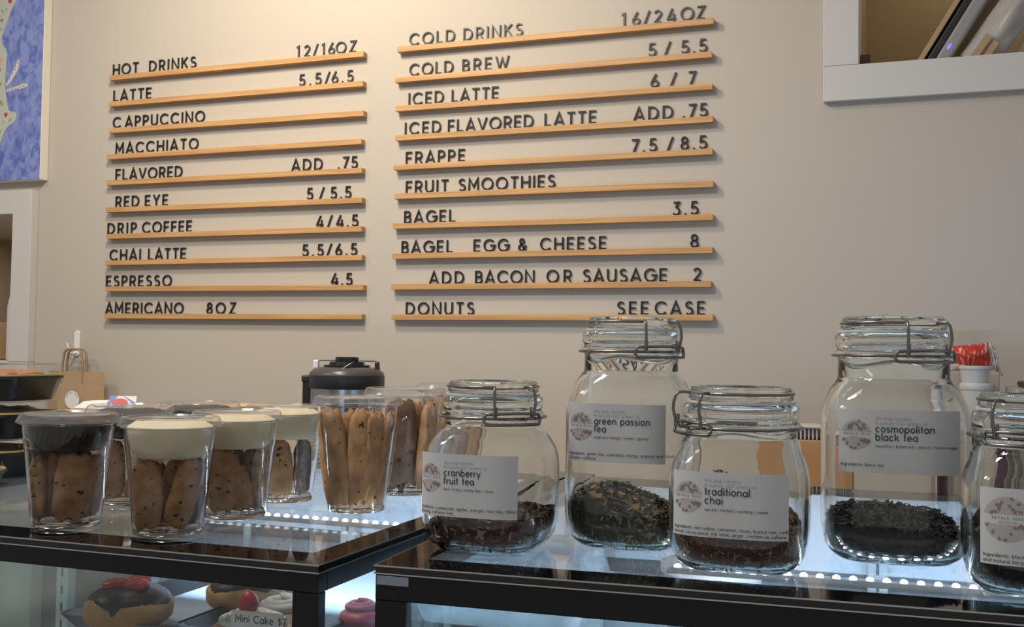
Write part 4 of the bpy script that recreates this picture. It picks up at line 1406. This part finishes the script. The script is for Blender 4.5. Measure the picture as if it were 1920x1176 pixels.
    put(mb, 'apothecary', 0.0017, ex - 0.0062, ey - 0.0030, 0.0002, 0.30)
    tag(mb.build('emblem_sprigs', M_emblink, lb, fixn=False), kind='stuff')
    # how wide the jar is inside at a given height
    prof = [(z, aa, pp) for z, aa, pp in inner if z <= sh]
    prof.sort()

    def inside(z, th):
        for (za, aa, pa), (zb_, ab, pb) in zip(prof[:-1], prof[1:]):
            if za <= z <= zb_:
                q_ = (z - za) / max(1e-6, zb_ - za)
                aa, pp = aa + (ab - aa) * q_, pa + (pb - pa) * q_
                break
        else:
            aa, pp = (prof[0][1], prof[0][2]) if z < prof[0][0] else (prof[-1][1], prof[-1][2])
        c, sn = math.cos(th), math.sin(th)
        return aa / (abs(c) ** pp + abs(sn) ** pp) ** (1 / pp)
    return t, inside


def tea(loc, rz, inside, hfun, mats, wts, nflake, size, seed, label, curl=1.0, chunk=None):
    """Loose leaf tea: a heap against the inside of the jar, its surface covered with curled flakes."""
    rnd = random.Random(seed)
    mb = MB()
    n = 64
    zb_ = 0.0058
    gap = 0.0026

    def top(th, q_):
        # height under the point at fraction q_ of the radius
        r0 = inside(0.045, th) * q_
        return max(zb_ + 0.003, hfun(r0 * math.cos(th), r0 * math.sin(th)))
    rings = []
    zs = [0.0, 0.25, 0.5, 0.75, 1.0]
    for k in zs:
        row = []
        for i in range(n):
            th = 2 * PI * i / n
            z = zb_ + (top(th, 0.96) - zb_) * k
            rr_ = inside(z, th) - gap
            row.append((rr_ * math.cos(th), rr_ * math.sin(th), z))
        rings.append(row)
    for q_ in (0.9, 0.78, 0.64, 0.5, 0.36, 0.22, 0.08):
        row = []
        for i in range(n):
            th = 2 * PI * i / n
            rr_ = inside(0.045, th) * q_
            z = top(th, q_) + 0.0015 * noise3(rr_ * 300 * math.cos(th), rr_ * 300 * math.sin(th), seed)
            rr_ = min(rr_, inside(z, th) - gap)
            row.append((rr_ * math.cos(th), rr_ * math.sin(th), z))
        rings.append(row)
    mb.rings(rings, 0, None, True, True)

    def flake(c, nrm, sz, curl=curl):
        nrm = nrm.normalized()
        a = nrm.orthogonal().normalized()
        a = Matrix.Rotation(rnd.uniform(0, 2 * PI), 3, nrm) @ a
        a = (a + nrm * rnd.uniform(-0.3, 0.5) * curl).normalized()
        b = nrm.cross(a).normalized()
        ln, wd = sz * rnd.uniform(0.6, 1.5), sz * rnd.uniform(0.18, 0.40)
        bend = rnd.uniform(0.1, 0.5) * ln * curl
        vs = []
        for k in range(4):
            q_ = k / 3 - 0.5
            cc = c + a * ln * q_ + nrm * bend * (0.25 - q_ * q_)
            ww = wd * (0.45 if k in (0, 3) else 1.0)
            vs += [cc - b * ww / 2, cc + b * ww / 2 + nrm * wd * 0.25 * curl]
        mi = rnd.choices(range(len(mats)), wts)[0]
        mb.add([tuple(v) for v in vs], [(0, 1, 3, 2), (2, 3, 5, 4), (4, 5, 7, 6)], mi)
    for k in range(nflake):
        th = rnd.uniform(0, 2 * PI)
        if rnd.random() < 0.42:
            z = zb_ + (top(th, 0.96) - zb_) * rnd.random()
            rr_ = inside(z, th) - 0.0021
            c = Vector((rr_ * math.cos(th), rr_ * math.sin(th), z))
            nr = Vector((math.cos(th), math.sin(th), 0))
            flake(c, nr, size * 0.8, 0.18)
        else:
            q_ = math.sqrt(rnd.random()) * 0.92
            rr_ = inside(0.045, th) * q_
            z = top(th, q_)
            rr_ = min(rr_, inside(max(z, zb_ + 0.004), th) - 0.004)
            c = Vector((rr_ * math.cos(th), rr_ * math.sin(th), z + 0.0012))
            flake(c, Vector((rnd.uniform(-0.5, 0.5), rnd.uniform(-0.5, 0.5), 1)), size)
    if chunk:
        cm, pts, cs = chunk
        for (x, y) in pts:
            z = hfun(x, y) + cs * 0.4
            T = Matrix.Translation((x, y, z)) @ Matrix.Rotation(rnd.uniform(0, 3), 4, Vector((rnd.random(), rnd.random(), 1)))
            mb.box(-cs / 2, cs / 2, -cs / 2, cs / 2, -cs / 2, cs / 2, cm, T)
    o = mb.build('loose_leaf_tea', mats, None, None, fixn=False)
    o.location = loc
    o.rotation_euler = (0, 0, rz)
    tag(o, label, 'tea', 'loose leaf tea in the jars', 'stuff')
    return o


def M_t(name, c):
    return mat('tea_' + name, c, 0.45)


Z0 = CT + 0.0008
# cranberry
J = (-0.3735, 0.976, Z0)
t, ins = jar('small clip top jar labelled cranberry fruit tea with dark red leaves', J, 0.0, 0.160, 0.0605, False, 0.98, math.radians(-47), dict(name=['cranberry', 'fruit tea'], notes='tart | fruity | candy-like | citrus', ing=['Ingredients: cranberries, apples, oranges, rose hips, hibiscus,', 'flavoring, caffeine free.'], u=-0.005, z=0.0640, h=0.058, w=0.104))
tea(J, 0, ins, lambda x, y: 0.030 + 0.06 * x + 0.05 * y + 0.003 * noise3(x * 60, y * 60, 1), [M_t('plum', (0.06, 0.034, 0.036)), M_t('berry', (0.19, 0.05, 0.055)), M_t('peel', (0.44, 0.24, 0.15)), M_t('pale', (0.50, 0.38, 0.35))], (6, 4, 2, 1.2), 1500, 0.0095, 1, 'dark red cranberry tea leaves in the jar labelled cranberry')
# green passion
J = (-0.2530, 1.047, Z0)
t, ins = jar('tall clip top jar labelled green passion tea with yellow fruit pieces', J, math.radians(2), 0.2245, 0.0605, True, 0.98, math.radians(-44), dict(name=['green passion', 'tea'], notes='tropical | mango | sweet | grassy', ing=['Ingredients: green tea, calendula, mango, papaya and flavoring,', 'contains caffeine.'], u=-0.004, z=0.1125))
tea(J, 0, ins, lambda x, y: 0.036 + 0.010 * math.exp(-((x + 0.025) ** 2) / 0.0012) - 0.12 * x + 0.06 * y + 0.003 * noise3(x * 70, y * 70, 2), [M_t('black_green', (0.035, 0.037, 0.026)), M_t('olive', (0.16, 0.145, 0.07)), M_t('straw', (0.46, 0.36, 0.20)), M_t('mango', (0.62, 0.40, 0.12))], (6, 3.5, 3, 0.4), 1900, 0.0085, 2, 'green tea leaves with yellow fruit cubes in the tall left jar', chunk=(3, [(-0.030, -0.030), (-0.021, -0.038), (-0.035, -0.005), (-0.008, -0.006), (0.012, -0.03)], 0.0065))
# chai
J = (-0.1350, 0.979, Z0)
t, ins = jar('small clip top jar labelled traditional chai, nearest of the jars', J, 0.0, 0.160, 0.0605, False, 1.03, math.radians(-138), dict(name=['traditional', 'chai'], notes='spiced | herbal | warming | sweet', ing=['Ingredients: red rooibos, cinnamon, cloves, licorice root, cardamom,', 'fennel, cocoa powd, star anise, ginger, contains no caffeine.'], u=-0.002, z=0.0605, w=0.102, ig=0.10))
tea(J, 0, ins, lambda x, y: 0.046 + 0.030 * math.exp(-((x + 0.020) ** 2 + (y - 0.02) ** 2) / 0.0011) + 0.08 * y - 0.10 * x + 0.002 * noise3(x * 80, y * 80, 3), [M_t('rooibos', (0.11, 0.042, 0.028)), M_t('rust', (0.22, 0.085, 0.05)), M_t('bark', (0.32, 0.18, 0.11)), M_t('spice', (0.52, 0.37, 0.26))], (6, 5, 3, 1.2), 2600, 0.0062, 3, 'reddish brown chai tea heaped in the jar labelled traditional chai', 0.6)
# cosmopolitan black
J = (-0.0060, 1.082, Z0)
t, ins = jar('tall clip top jar labelled cosmopolitan black tea with black leaves', J, math.radians(5), 0.2265, 0.0665, True, 1.06, math.radians(-62), dict(name=['cosmopolitan', 'black tea'], notes='mouthful | balanced | apricot | brown sugar', ing=['Ingredients: black tea'], u=0.000, z=0.1125, w=0.106, h=0.057))
tea(J, 0, ins, lambda x, y: 0.038 - 0.14 * (x - 0.0) * (1 if x > 0 else 0.15) + 0.05 * y + 0.004 * noise3(x * 50, y * 50, 5), [M_t('black', (0.010, 0.010, 0.011)), M_t('charcoal', (0.022, 0.021, 0.021)), M_t('grey', (0.05, 0.047, 0.043))], (6, 3, 1), 1700, 0.0085, 4, 'black tea leaves in the tall jar labelled cosmopolitan', 0.8)
# right edge
J = (0.1065, 0.978, Z0)
t, ins = jar('small clip top jar cut off by the right edge of the photo', J, math.radians(0), 0.160, 0.0580, False, 1.0, math.radians(-108), dict(name=['earl grey', 'tea'], notes='floral | citrus | bold', ing=['Ingredients: black tea', 'and natural bergamot'], u=0.006, z=0.057, h=0.060, w=0.108, er=0.0175))
tea(J, 0, ins, lambda x, y: 0.048 - 0.10 * x + 0.10 * y + 0.003 * noise3(x * 60, y * 60, 8), [M_t('black'  , (0.01, 0.01, 0.01)), M_t('charcoal', (0.02, 0.02, 0.02)), M_t('brown_black', (0.035, 0.022, 0.020))], (5, 3, 2), 1500, 0.0070, 5, 'dark tea leaves in the jar at the right edge', 0.8)

# ------------------------------------------------------------------ cookie cups
M_cream = mat('cream_frosting', (0.90, 0.80, 0.57), 0.45, vary=0.10, vscale=30, sss=0.2)
M_cocoa = mat('cocoa_dip', (0.018, 0.010, 0.009), 0.35, vary=0.3, vscale=40)
M_lid = thin_clear('hazed_lid_plastic', (0.96, 0.95, 0.94), 1.5, 0.14, haze=0.10)  # haze whitens the lids in place of bright reflections


def cookie_mat(name, c, chips):
    m = bpy.data.materials.new(name)
    m.use_nodes = True
    nt = m.node_tree
    b = nt.nodes['Principled BSDF']
    b.inputs['Roughness'].default_value = 0.75
    tc = nt.nodes.new('ShaderNodeTexCoord')
    n = nt.nodes.new('ShaderNodeTexNoise')
    n.inputs['Scale'].default_value = 55
    n.inputs['Detail'].default_value = 7
    r = nt.nodes.new('ShaderNodeValToRGB')
    r.color_ramp.elements[0].position = 0.3
    r.color_ramp.elements[0].color = (*[k * 0.55 for k in c], 1)
    r.color_ramp.elements[1].position = 0.72
    r.color_ramp.elements[1].color = (*[min(1, k * 1.25) for k in c], 1)
    v = nt.nodes.new('ShaderNodeTexVoronoi')
    v.inputs['Scale'].default_value = 120
    v.inputs['Randomness'].default_value = 1.0
    cr = nt.nodes.new('ShaderNodeValToRGB')
    cr.color_ramp.elements[0].position = chips
    cr.color_ramp.elements[0].color = (1, 1, 1, 1)
    cr.color_ramp.elements[1].position = chips + 0.05
    cr.color_ramp.elements[1].color = (0, 0, 0, 1)
    mx = nt.nodes.new('ShaderNodeMix')
    mx.data_type = 'RGBA'
    mx.inputs[7].default_value = (0.05, 0.022, 0.012, 1)
    bp = nt.nodes.new('ShaderNodeBump')
    bp.inputs['Strength'].default_value = 0.8
    bp.inputs['Distance'].default_value = 0.003
    nt.links.new(tc.outputs['Object'], n.inputs['Vector'])
    wob = nt.nodes.new('ShaderNodeTexNoise')
    wob.inputs['Scale'].default_value = 140
    nt.links.new(tc.outputs['Object'], wob.inputs['Vector'])
    vm = nt.nodes.new('ShaderNodeVectorMath')
    vm.operation = 'MULTIPLY_ADD'
    vm.inputs[1].default_value = (0.012, 0.012, 0.012)
    nt.links.new(wob.outputs['Color'], vm.inputs[0])
    oi = nt.nodes.new('ShaderNodeObjectInfo')
    of = nt.nodes.new('ShaderNodeVectorMath')
    of.operation = 'MULTIPLY_ADD'
    of.inputs[1].default_value = (3.7, 5.3, 4.1)
    nt.links.new(oi.outputs['Random'], of.inputs[0])
    nt.links.new(tc.outputs['Object'], of.inputs[2])
    nt.links.new(of.outputs[0], vm.inputs[2])
    nt.links.new(vm.outputs[0], v.inputs['Vector'])
    nt.links.new(n.outputs['Fac'], r.inputs[0])
    nt.links.new(r.outputs[0], mx.inputs[6])
    sz = nt.nodes.new('ShaderNodeMath')
    sz.operation = 'DIVIDE'
    sp2 = nt.nodes.new('ShaderNodeSeparateColor')
    nt.links.new(v.outputs['Color'], sp2.inputs[0])
    ad2 = nt.nodes.new('ShaderNodeMath')
    ad2.operation = 'ADD'
    ad2.inputs[1].default_value = 0.35
    nt.links.new(sp2.outputs[1], ad2.inputs[0])
    nt.links.new(v.outputs['Distance'], sz.inputs[0])
    nt.links.new(ad2.outputs[0], sz.inputs[1])
    nt.links.new(sz.outputs[0], cr.inputs[0])
    sep = nt.nodes.new('ShaderNodeSeparateColor')
    gt = nt.nodes.new('ShaderNodeMath')
    gt.operation = 'GREATER_THAN'
    gt.inputs[1].default_value = 0.55
    ml = nt.nodes.new('ShaderNodeMath')
    ml.operation = 'MULTIPLY'
    nt.links.new(v.outputs['Color'], sep.inputs[0])
    nt.links.new(sep.outputs[0], gt.inputs[0])
    nt.links.new(gt.outputs[0], ml.inputs[0])
    nt.links.new(cr.outputs[0], ml.inputs[1])
    nt.links.new(ml.outputs[0], mx.inputs[0])
    nt.links.new(mx.outputs[2], b.inputs['Base Color'])
    nt.links.new(n.outputs['Fac'], bp.inputs['Height'])
    nt.links.new(bp.outputs[0], b.inputs['Normal'])
    return m


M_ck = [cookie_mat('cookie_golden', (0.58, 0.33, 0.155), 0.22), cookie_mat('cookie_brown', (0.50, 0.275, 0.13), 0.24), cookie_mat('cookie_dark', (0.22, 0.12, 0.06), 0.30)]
COOKIE = {}


def cookie_mesh(var, mi):
    if (var, mi) not in COOKIE:
        mb = MB()
        blob(mb, 0.0165, 0.0085, 0.046, (0, 0, 0.046), 32, 36, 0.10, 2.2, var * 2.7, p=3.8)
        o = mb.build('cookie_stick', M_ck[mi], None, 70)
        COOKIE[(var, mi)] = o
        return o
    o = COOKIE[(var, mi)].copy()
    COL.objects.link(o)
    return o


PLACE = ['leftmost', 'second from left', 'third from left', 'fourth from left', 'fifth from left', 'sixth from left']


def cup(u, v, label, short, top_kind, cookies, H=0.118, r=0.0455, rb=0.0335):
    p = on(u, v, CT)
    loc = Vector((p.x, p.y, CT + 0.0006))
    az = math.atan2(p.x, p.y)                            # face the camera
    t = thing('cookie_cup', label, 'cup', loc, -az, 'clear lidded cups of cookie sticks')
    zr = H - 0.012
    mb = MB()
    k = (r - rb) / zr
    po = [(0.0045, 0.004), (0.004, rb * 0.86), (0.001, rb * 0.92), (0.0, rb * 0.97), (0.003, rb * 1.03), (0.012, rb * 1.06), (zr * 0.76, rb + k * zr * 0.78), (zr * 0.77, rb + k * zr * 0.84), (zr, r), (zr + 0.001, r + 0.002)]
    pi_ = [(zr + 0.0013, r + 0.0016), (zr, r - 0.0006), (zr * 0.77, rb + k * zr * 0.84 - 0.0006), (zr * 0.76, rb + k * zr * 0.78 - 0.0006), (0.0125, rb * 1.06 - 0.0006), (0.0062, rb * 1.0), (0.0054, rb * 0.86), (0.0052, 0.004)]
    mb.lathe(po + pi_, 56)
    mb.build('cup_body', M_pet, t, 35)
    mb = MB()
    mb.lathe([(zr + 0.002, r + 0.0062), (zr + 0.0035, r + 0.0066), (zr + 0.0065, r + 0.0050), (H - 0.001, r + 0.0030), (H, r + 0.0012), (H, r - 0.002), (H - 0.0022, r - 0.004), (H - 0.0026, r * 0.80), (H - 0.0014, r * 0.76), (H - 0.0026, r * 0.70), (H - 0.0028, r * 0.45), (H - 0.0018, r * 0.40), (H - 0.0028, r * 0.34), (H - 0.0028, 0.004)], 56, cap0=False)
    mb.build('lid', M_lid, t, 35)
    mb = MB()
    mb.tube([((r + 0.0022) * math.cos(2 * PI * k2 / 56), (r + 0.0022) * math.sin(2 * PI * k2 / 56), zr + 0.0015) for k2 in range(56)], 0.0013, 8, True)
    mb.build('rolled_rim', M_clear, t, 50)
    mb = MB()
    mb.tube([((rb * 1.0) * math.cos(2 * PI * k2 / 56), (rb * 1.0) * math.sin(2 * PI * k2 / 56), 0.0016) for k2 in range(56)], 0.0013, 8, True)
    mb.build('base_rim', M_clear, t, 50)
    zmax = zr
    if top_kind:
        mm = M_cream if top_kind == 'cream' else M_cocoa
        zi = H - 0.042 if top_kind == 'cream' else H - 0.040
        mb = MB()
        n_ = 56
        prof = [(zi, 0.010), (zi + 0.0008, r * 0.68), (zi + 0.004, r * 0.79), (zi + 0.011, r * 0.845), (zr - 0.005, r * 0.93), (zr + 0.002, r * 0.93)]
        rg = [sup_ring(z, a_, 2.0, n_) for z, a_ in prof]
        for q_ in (0.8, 0.6, 0.4, 0.2):
            rg.append([(x, y, zr + 0.0065 + 0.0022 * noise3(x * 130, y * 130, u * 0.01) * q_) for x, y, _ in sup_ring(0, r * 0.92 * q_, 2.0, n_)])
        mb.rings(rg, cap0=True, cap1=True)
        mb.build('frosting_dip', mm, t, 50)
        zmax = zi
    if top_kind == 'cocoa':
        mb = MB()                                        # moulded slanting ribs at shoulder and foot
        for z0_, z1_, ra, rb2 in ((zr - 0.017, zr - 0.004, r * 0.95, r * 1.0), (0.010, 0.024, rb * 1.075, rb * 1.12)):
            for k2 in range(44):
                a_ = 2 * PI * k2 / 44
                mb.tube([((ra) * math.cos(a_), (ra) * math.sin(a_), z0_), (rb2 * math.cos(a_ + 0.10), rb2 * math.sin(a_ + 0.10), z1_)], 0.00045, 5)
        tag(mb.build('moulded_ribs', M_clear, t, 50), kind='stuff')
    order = sorted(range(len(cookies)), key=lambda i: cookies[i][0])
    R = Matrix.Rotation(-az, 3, 'Z')
    for rank, i in enumerate(order):
        x, y, lean, tip, yaw, ws, ls, var, mi = cookies[i]
        o = cookie_mesh(var, mi)
        off = R @ Vector((x, y, 0.0075))
        o.location = loc + off
        o.rotation_euler = (Matrix.Rotation(-az, 3, 'Z') @ Matrix.Rotation(math.radians(lean), 3, 'Y') @ Matrix.Rotation(math.radians(tip), 3, 'X') @ Matrix.Rotation(math.radians(yaw), 3, 'Z')).to_euler()
        ln = (zmax - 0.010) / 0.092 * ls
        o.scale = (ws * 0.86, 0.95, ln)
        tag(o, 'brown cookie stick, %s in %s' % (PLACE[rank], short), 'cookie', 'cookie sticks in the cups')
    return t


# cookies: x right, y away, lean (deg, to the right), tip (deg), yaw, width scale, length scale, variant, tone
cup(124, 985, 'clear ribbed cup with dark dip, leftmost of the cookie cups', 'the leftmost ribbed cup with dark dip', 'cocoa',
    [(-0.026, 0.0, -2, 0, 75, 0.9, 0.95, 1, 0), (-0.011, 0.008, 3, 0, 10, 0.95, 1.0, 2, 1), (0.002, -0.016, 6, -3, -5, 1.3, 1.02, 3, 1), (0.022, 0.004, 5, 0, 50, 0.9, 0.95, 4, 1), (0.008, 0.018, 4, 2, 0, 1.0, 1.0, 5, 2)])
cup(315, 1000, 'clear cup with white frosting, nearest of the cups and second from left', 'the nearest white frosted cup', 'cream',
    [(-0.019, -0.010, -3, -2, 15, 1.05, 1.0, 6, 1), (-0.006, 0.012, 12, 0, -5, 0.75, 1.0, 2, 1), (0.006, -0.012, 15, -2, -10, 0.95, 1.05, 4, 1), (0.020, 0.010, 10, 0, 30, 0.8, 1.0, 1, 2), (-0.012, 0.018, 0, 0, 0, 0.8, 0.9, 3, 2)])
cup(440, 968, 'clear cup with cream frosting standing between two other frosted cups', 'the middle frosted cup', 'cream',
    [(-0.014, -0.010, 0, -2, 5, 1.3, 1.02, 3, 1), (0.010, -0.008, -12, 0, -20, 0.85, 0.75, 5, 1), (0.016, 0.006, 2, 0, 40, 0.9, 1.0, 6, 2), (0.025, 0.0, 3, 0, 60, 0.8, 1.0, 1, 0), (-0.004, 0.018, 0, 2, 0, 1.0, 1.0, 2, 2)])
cup(533, 938, 'clear cup with cream frosting, farthest of the three frosted cups', 'the farthest frosted cup', 'cream',
    [(-0.004, -0.014, -4, -2, 12, 1.1, 1.02, 1, 1), (0.021, 0.0, 1, 0, 60, 0.9, 1.0, 4, 2), (-0.022, 0.005, -2, 0, 30, 1.0, 1.0, 5, 1)])
cup(668, 957, 'tall clear cup packed with long golden cookie sticks before the airpot', 'the tall cup before the airpot', None,
    [(-0.020, -0.010, -7, -3, 10, 1.08, 0.99, 2, 0), (0.001, -0.008, 2, -2, -8, 1.0, 0.98, 4, 0), (0.014, -0.004, 4, 0, 35, 0.95, 0.96, 6, 0), (0.024, 0.004, 8, 0, 55, 0.9, 0.95, 1, 1), (-0.004, 0.014, 0, 3, 0, 1.1, 0.97, 3, 1), (0.012, 0.018, 4, 3, 15, 1.0, 0.93, 5, 1)], H=0.134, r=0.0470, rb=0.0325)
cup(757, 925, 'tall clear cup with a wide dark chocolate cookie, left of the cranberry jar', 'the tall cup beside the cranberry jar', None,
    [(-0.012, -0.010, 4, -3, 5, 1.5, 0.98, 5, 2), (0.024, -0.004, 5, 0, 45, 0.8, 0.95, 6, 0), (0.006, 0.016, 2, 2, 0, 1.1, 0.95, 2, 1)], H=0.139, r=0.0490, rb=0.0340)
cup(240, 943, 'clear cup with dark dip, half hidden between the two front cups', 'the half hidden cup between the front cups', 'cocoa',
    [(-0.018, -0.010, -4, -3, 0, 1.1, 1.0, 4, 0), (0.004, -0.018, 26, -3, -10, 1.0, 0.9, 2, 1), (0.018, 0.004, 4, 0, 30, 1.0, 1.0, 3, 1)])
cup(372, 925, 'clear cup with dark dip behind the frosted cups and before the kraft boxes', 'the dark topped cup behind the frosted cups', 'cocoa',
    [(-0.014, -0.004, -3, 0, 10, 1.1, 1.0, 1, 1), (0.012, -0.004, 4, 0, -10, 1.1, 1.0, 6, 1)])
cup(846, 895, 'tall clear cup of cookies almost hidden behind the cranberry jar', 'the cup hidden behind the cranberry jar', None,
    [(-0.024, -0.006, -5, 0, 30, 1.0, 0.97, 3, 1), (-0.008, -0.012, -2, -2, 0, 1.2, 0.97, 5, 1), (0.014, -0.006, 3, 0, -10, 1.2, 0.97, 2, 0)], H=0.139, r=0.0490, rb=0.0340)

# ------------------------------------------------------------------ takeout containers stacked at the left
M_tubblack = mat('black_plastic', (0.008, 0.008, 0.009), 0.28)
M_yellow = mat('yellow_rim_food', (0.72, 0.55, 0.16), 0.5)


def takeout(x1, y0, z, w, d, h, label, food, open_=False):
    t = thing('takeout_container', label, 'food container', (x1 - w / 2, y0 + d / 2, z), 0, 'black takeout containers stacked on the left case')
    tb = h * 0.66
    mb = MB()
    rr_ = 0.030
    n = 10
    mb.rings([[(x, y, z_) for x, y in rrect(w * k, d * k, rr_ * k, n)] for z_, k in ((0.0, 0.86), (tb * 0.9, 0.965), (tb * 0.9, 1.0), (tb, 1.0), (tb, 0.955), (0.004, 0.85))], cap0=True, cap1=True)
    for k in range(30):                                  # moulded vertical flutes
        for sg in (-1, 1):
            xx = -w * 0.36 + w * 0.72 * k / 29
            mb.tube([(xx, sg * d * 0.432, 0.003), (xx * 1.1, sg * d * 0.484, tb * 0.86)], 0.0014, 6)
    mb.build('black_tub', M_tubblack, t, 40)
    mb = MB()
    mb.rings([[(x, y, z_) for x, y in rrect(w * k, d * k, rr_ * k, n)] for z_, k in ((tb + 0.0004, 0.985), (tb + 0.0026, 0.985), (tb + 0.0026, 0.93), (tb + 0.0004, 0.93))], loop=True)
    mb.build('yellow_rim', M_yellow, t, 40)
    mb = MB()
    mb.rings([[(x, y, z_) for x, y in rrect(w * k, d * k, rr_ * k, n)] for z_, k in ((tb - 0.003, 1.02), (tb + 0.0032, 1.02), (tb + 0.0036, 0.97), (h - 0.003, 0.945), (h, 0.93), (h - 0.0018, 0.86))], cap1=True)
    mb.build('clear_lid', M_clear, t, 40)
    mb = MB()
    rnd = random.Random(int(abs(z) * 1000))
    for k in range(16):
        blob(mb, rnd.uniform(0.016, 0.026), rnd.uniform(0.016, 0.024), 0.007, (rnd.uniform(-0.30, 0.30) * w, rnd.uniform(-0.30, 0.30) * d, tb + 0.001), 12, 8, 0.2, 2, k)
    tag(mb.build('food', food, t, 60), kind='stuff')
    return t


p = on(70, 906, CT)
tx, yk = p.x - 0.058, p.y
hh = 0.0535
M_food1 = mat('baked_topping', (0.38, 0.16, 0.06), 0.6, vary=0.3, vscale=60)
M_food2 = mat('brownie_topping', (0.10, 0.055, 0.035), 0.5, vary=0.3, vscale=60)
zc = CT + 0.0006
takeout(tx - 0.006, yk, zc, 0.21, 0.125, hh, 'black takeout container with clear lid, lowest of the stack', M_food2)
takeout(tx - 0.002, yk, zc + hh + 0.0006, 0.21, 0.125, hh, 'black takeout container of brownies, middle of the stack', M_food2)
takeout(tx, yk, zc + 2 * hh + 0.0012, 0.21, 0.125, hh, 'black takeout container of orange baked food, topmost of the stack', M_food1)
p = on(4, 912, CT)
takeout(p.x, p.y - 0.03, zc, 0.20, 0.055, 0.030, 'shallow container with a yellow rim at the left edge before the stack', M_food1)

# ------------------------------------------------------------------ kraft boxes, paper and lids at the back of the left case
yb0, yb1 = 1.50, 1.60
zc = CT + 0.0006


def kbox(k, label, rz):
    t = thing('kraft_box', label, 'box', (-1.1226 + 0.002 * math.sin(k * 2.3), 1.4550, zc + kz[k]), rz, 'kraft boxes stacked on the left case')
    w, d, h = 0.145 - 0.003 * (k % 2), 0.345, kz[k + 1] - kz[k]
    MB().box(-w / 2, w / 2, -d / 2, d / 2, 0, h * 0.72).build('box_base', M_kraft, t, bevel=0.001)
    MB().box(-w / 2 - 0.0012, w / 2 + 0.0012, -d / 2 - 0.0012, d / 2 + 0.0012, h * 0.70, h - 0.0004).build('box_lid', M_kraftlt, t, bevel=0.001)
    return t


kz = [0, 0.024, 0.046, 0.068, 0.080, 0.0905]
names = ['lowest of the stack behind the cups', 'second up in the stack behind the cups', 'third up in the stack behind the cups', 'fourth up in the stack behind the cups', 'topmost of the stack behind the cups']
for k in range(5):
    kbox(k, 'flat kraft paper box, ' + names[k], math.radians(-6 + (-0.8, 0.7, -0.5, 1.0, 0.0)[k]))
# stack of round kraft lids right of the boxes
pl = at(600, 815, 1.50)
for k in range(9):
    o = MB().lathe([(0, 0.052), (0.0052, 0.055), (0.0066, 0.055), (0.0066, 0.050), (0.0020, 0.048)], 40).build('paper_plate', M_kraftlt if k == 8 else M_kraft, None, 40, loc=(pl.x + 0.002 * math.sin(k * 2.1), 1.535, zc + k * 0.0072))
    tag(o, 'round kraft paper plate, %s in the stack left of the tall cookie cup' % ('topmost' if k == 8 else 'lowest' if k == 0 else ORD[k] + ' up'), 'plate', 'stacked kraft plates')
# white paper sleeve and printed card lying on the boxes
ztop = zc + kz[5] + 0.0004
t = thing('paper_sleeve', 'folded white paper sleeve lying on the kraft boxes', 'paper', (-1.185, 1.362, ztop), math.radians(12))
w = 0.056
MB().add([(-w / 2, -0.03, 0), (w / 2, -0.03, 0), (w / 2, 0.03, 0), (-w / 2, 0.03, 0), (-w / 2 + 0.012, -0.02, 0.011), (w / 2 - 0.004, -0.02, 0.013), (w / 2 - 0.004, 0.02, 0.013), (-w / 2 + 0.012, 0.02, 0.011)], [(0, 3, 2, 1), (4, 5, 6, 7), (0, 1, 5, 4), (1, 2, 6, 5), (2, 3, 7, 6), (3, 0, 4, 7)]).build('sleeve', M_paper, t, bevel=0.001)
t = thing('printed_card', 'white card printed with a red oval and blue corner on the kraft boxes', 'card', (-1.128, 1.345, ztop + 0.001), math.radians(30))
w = 0.040
hgt = 0.0155
T = Matrix.Rotation(math.radians(-35), 4, 'X')
MB().box(-w / 2, w / 2, -0.0005, 0.0005, 0, hgt * 1.5, 0, T).build('card', M_paper, t)
mb = MB()
mb.prism([(0.012 * math.cos(2 * PI * k / 32), 0.0072 * math.sin(2 * PI * k / 32)) for k in range(32)], 0.0006, 0.0012, 0, T @ Matrix.Translation((-0.004, 0, hgt * 0.72)) @ Matrix.Rotation(PI / 2, 4, 'X'))
mb.build('red_oval', mat('print_red', (0.60, 0.05, 0.06), 0.5), t)
mb = MB()
mb.prism([(-w / 2, 0.003), (-w / 2, hgt * 1.5), (-w / 2 + 0.012, hgt * 1.5), (-w / 2 + 0.004, hgt * 0.8)], 0.0006, 0.0010, 0, T @ Matrix.Rotation(PI / 2, 4, 'X'))
mb.prism([(w / 2, 0.003), (w / 2, hgt * 0.7), (w / 2 - 0.02, hgt * 1.5), (w / 2 - 0.008, hgt * 0.8)], 0.0006, 0.0010, 0, T @ Matrix.Rotation(PI / 2, 4, 'X'))
mb.build('blue_corner', mat('print_blue', (0.10, 0.22, 0.52), 0.5), t)
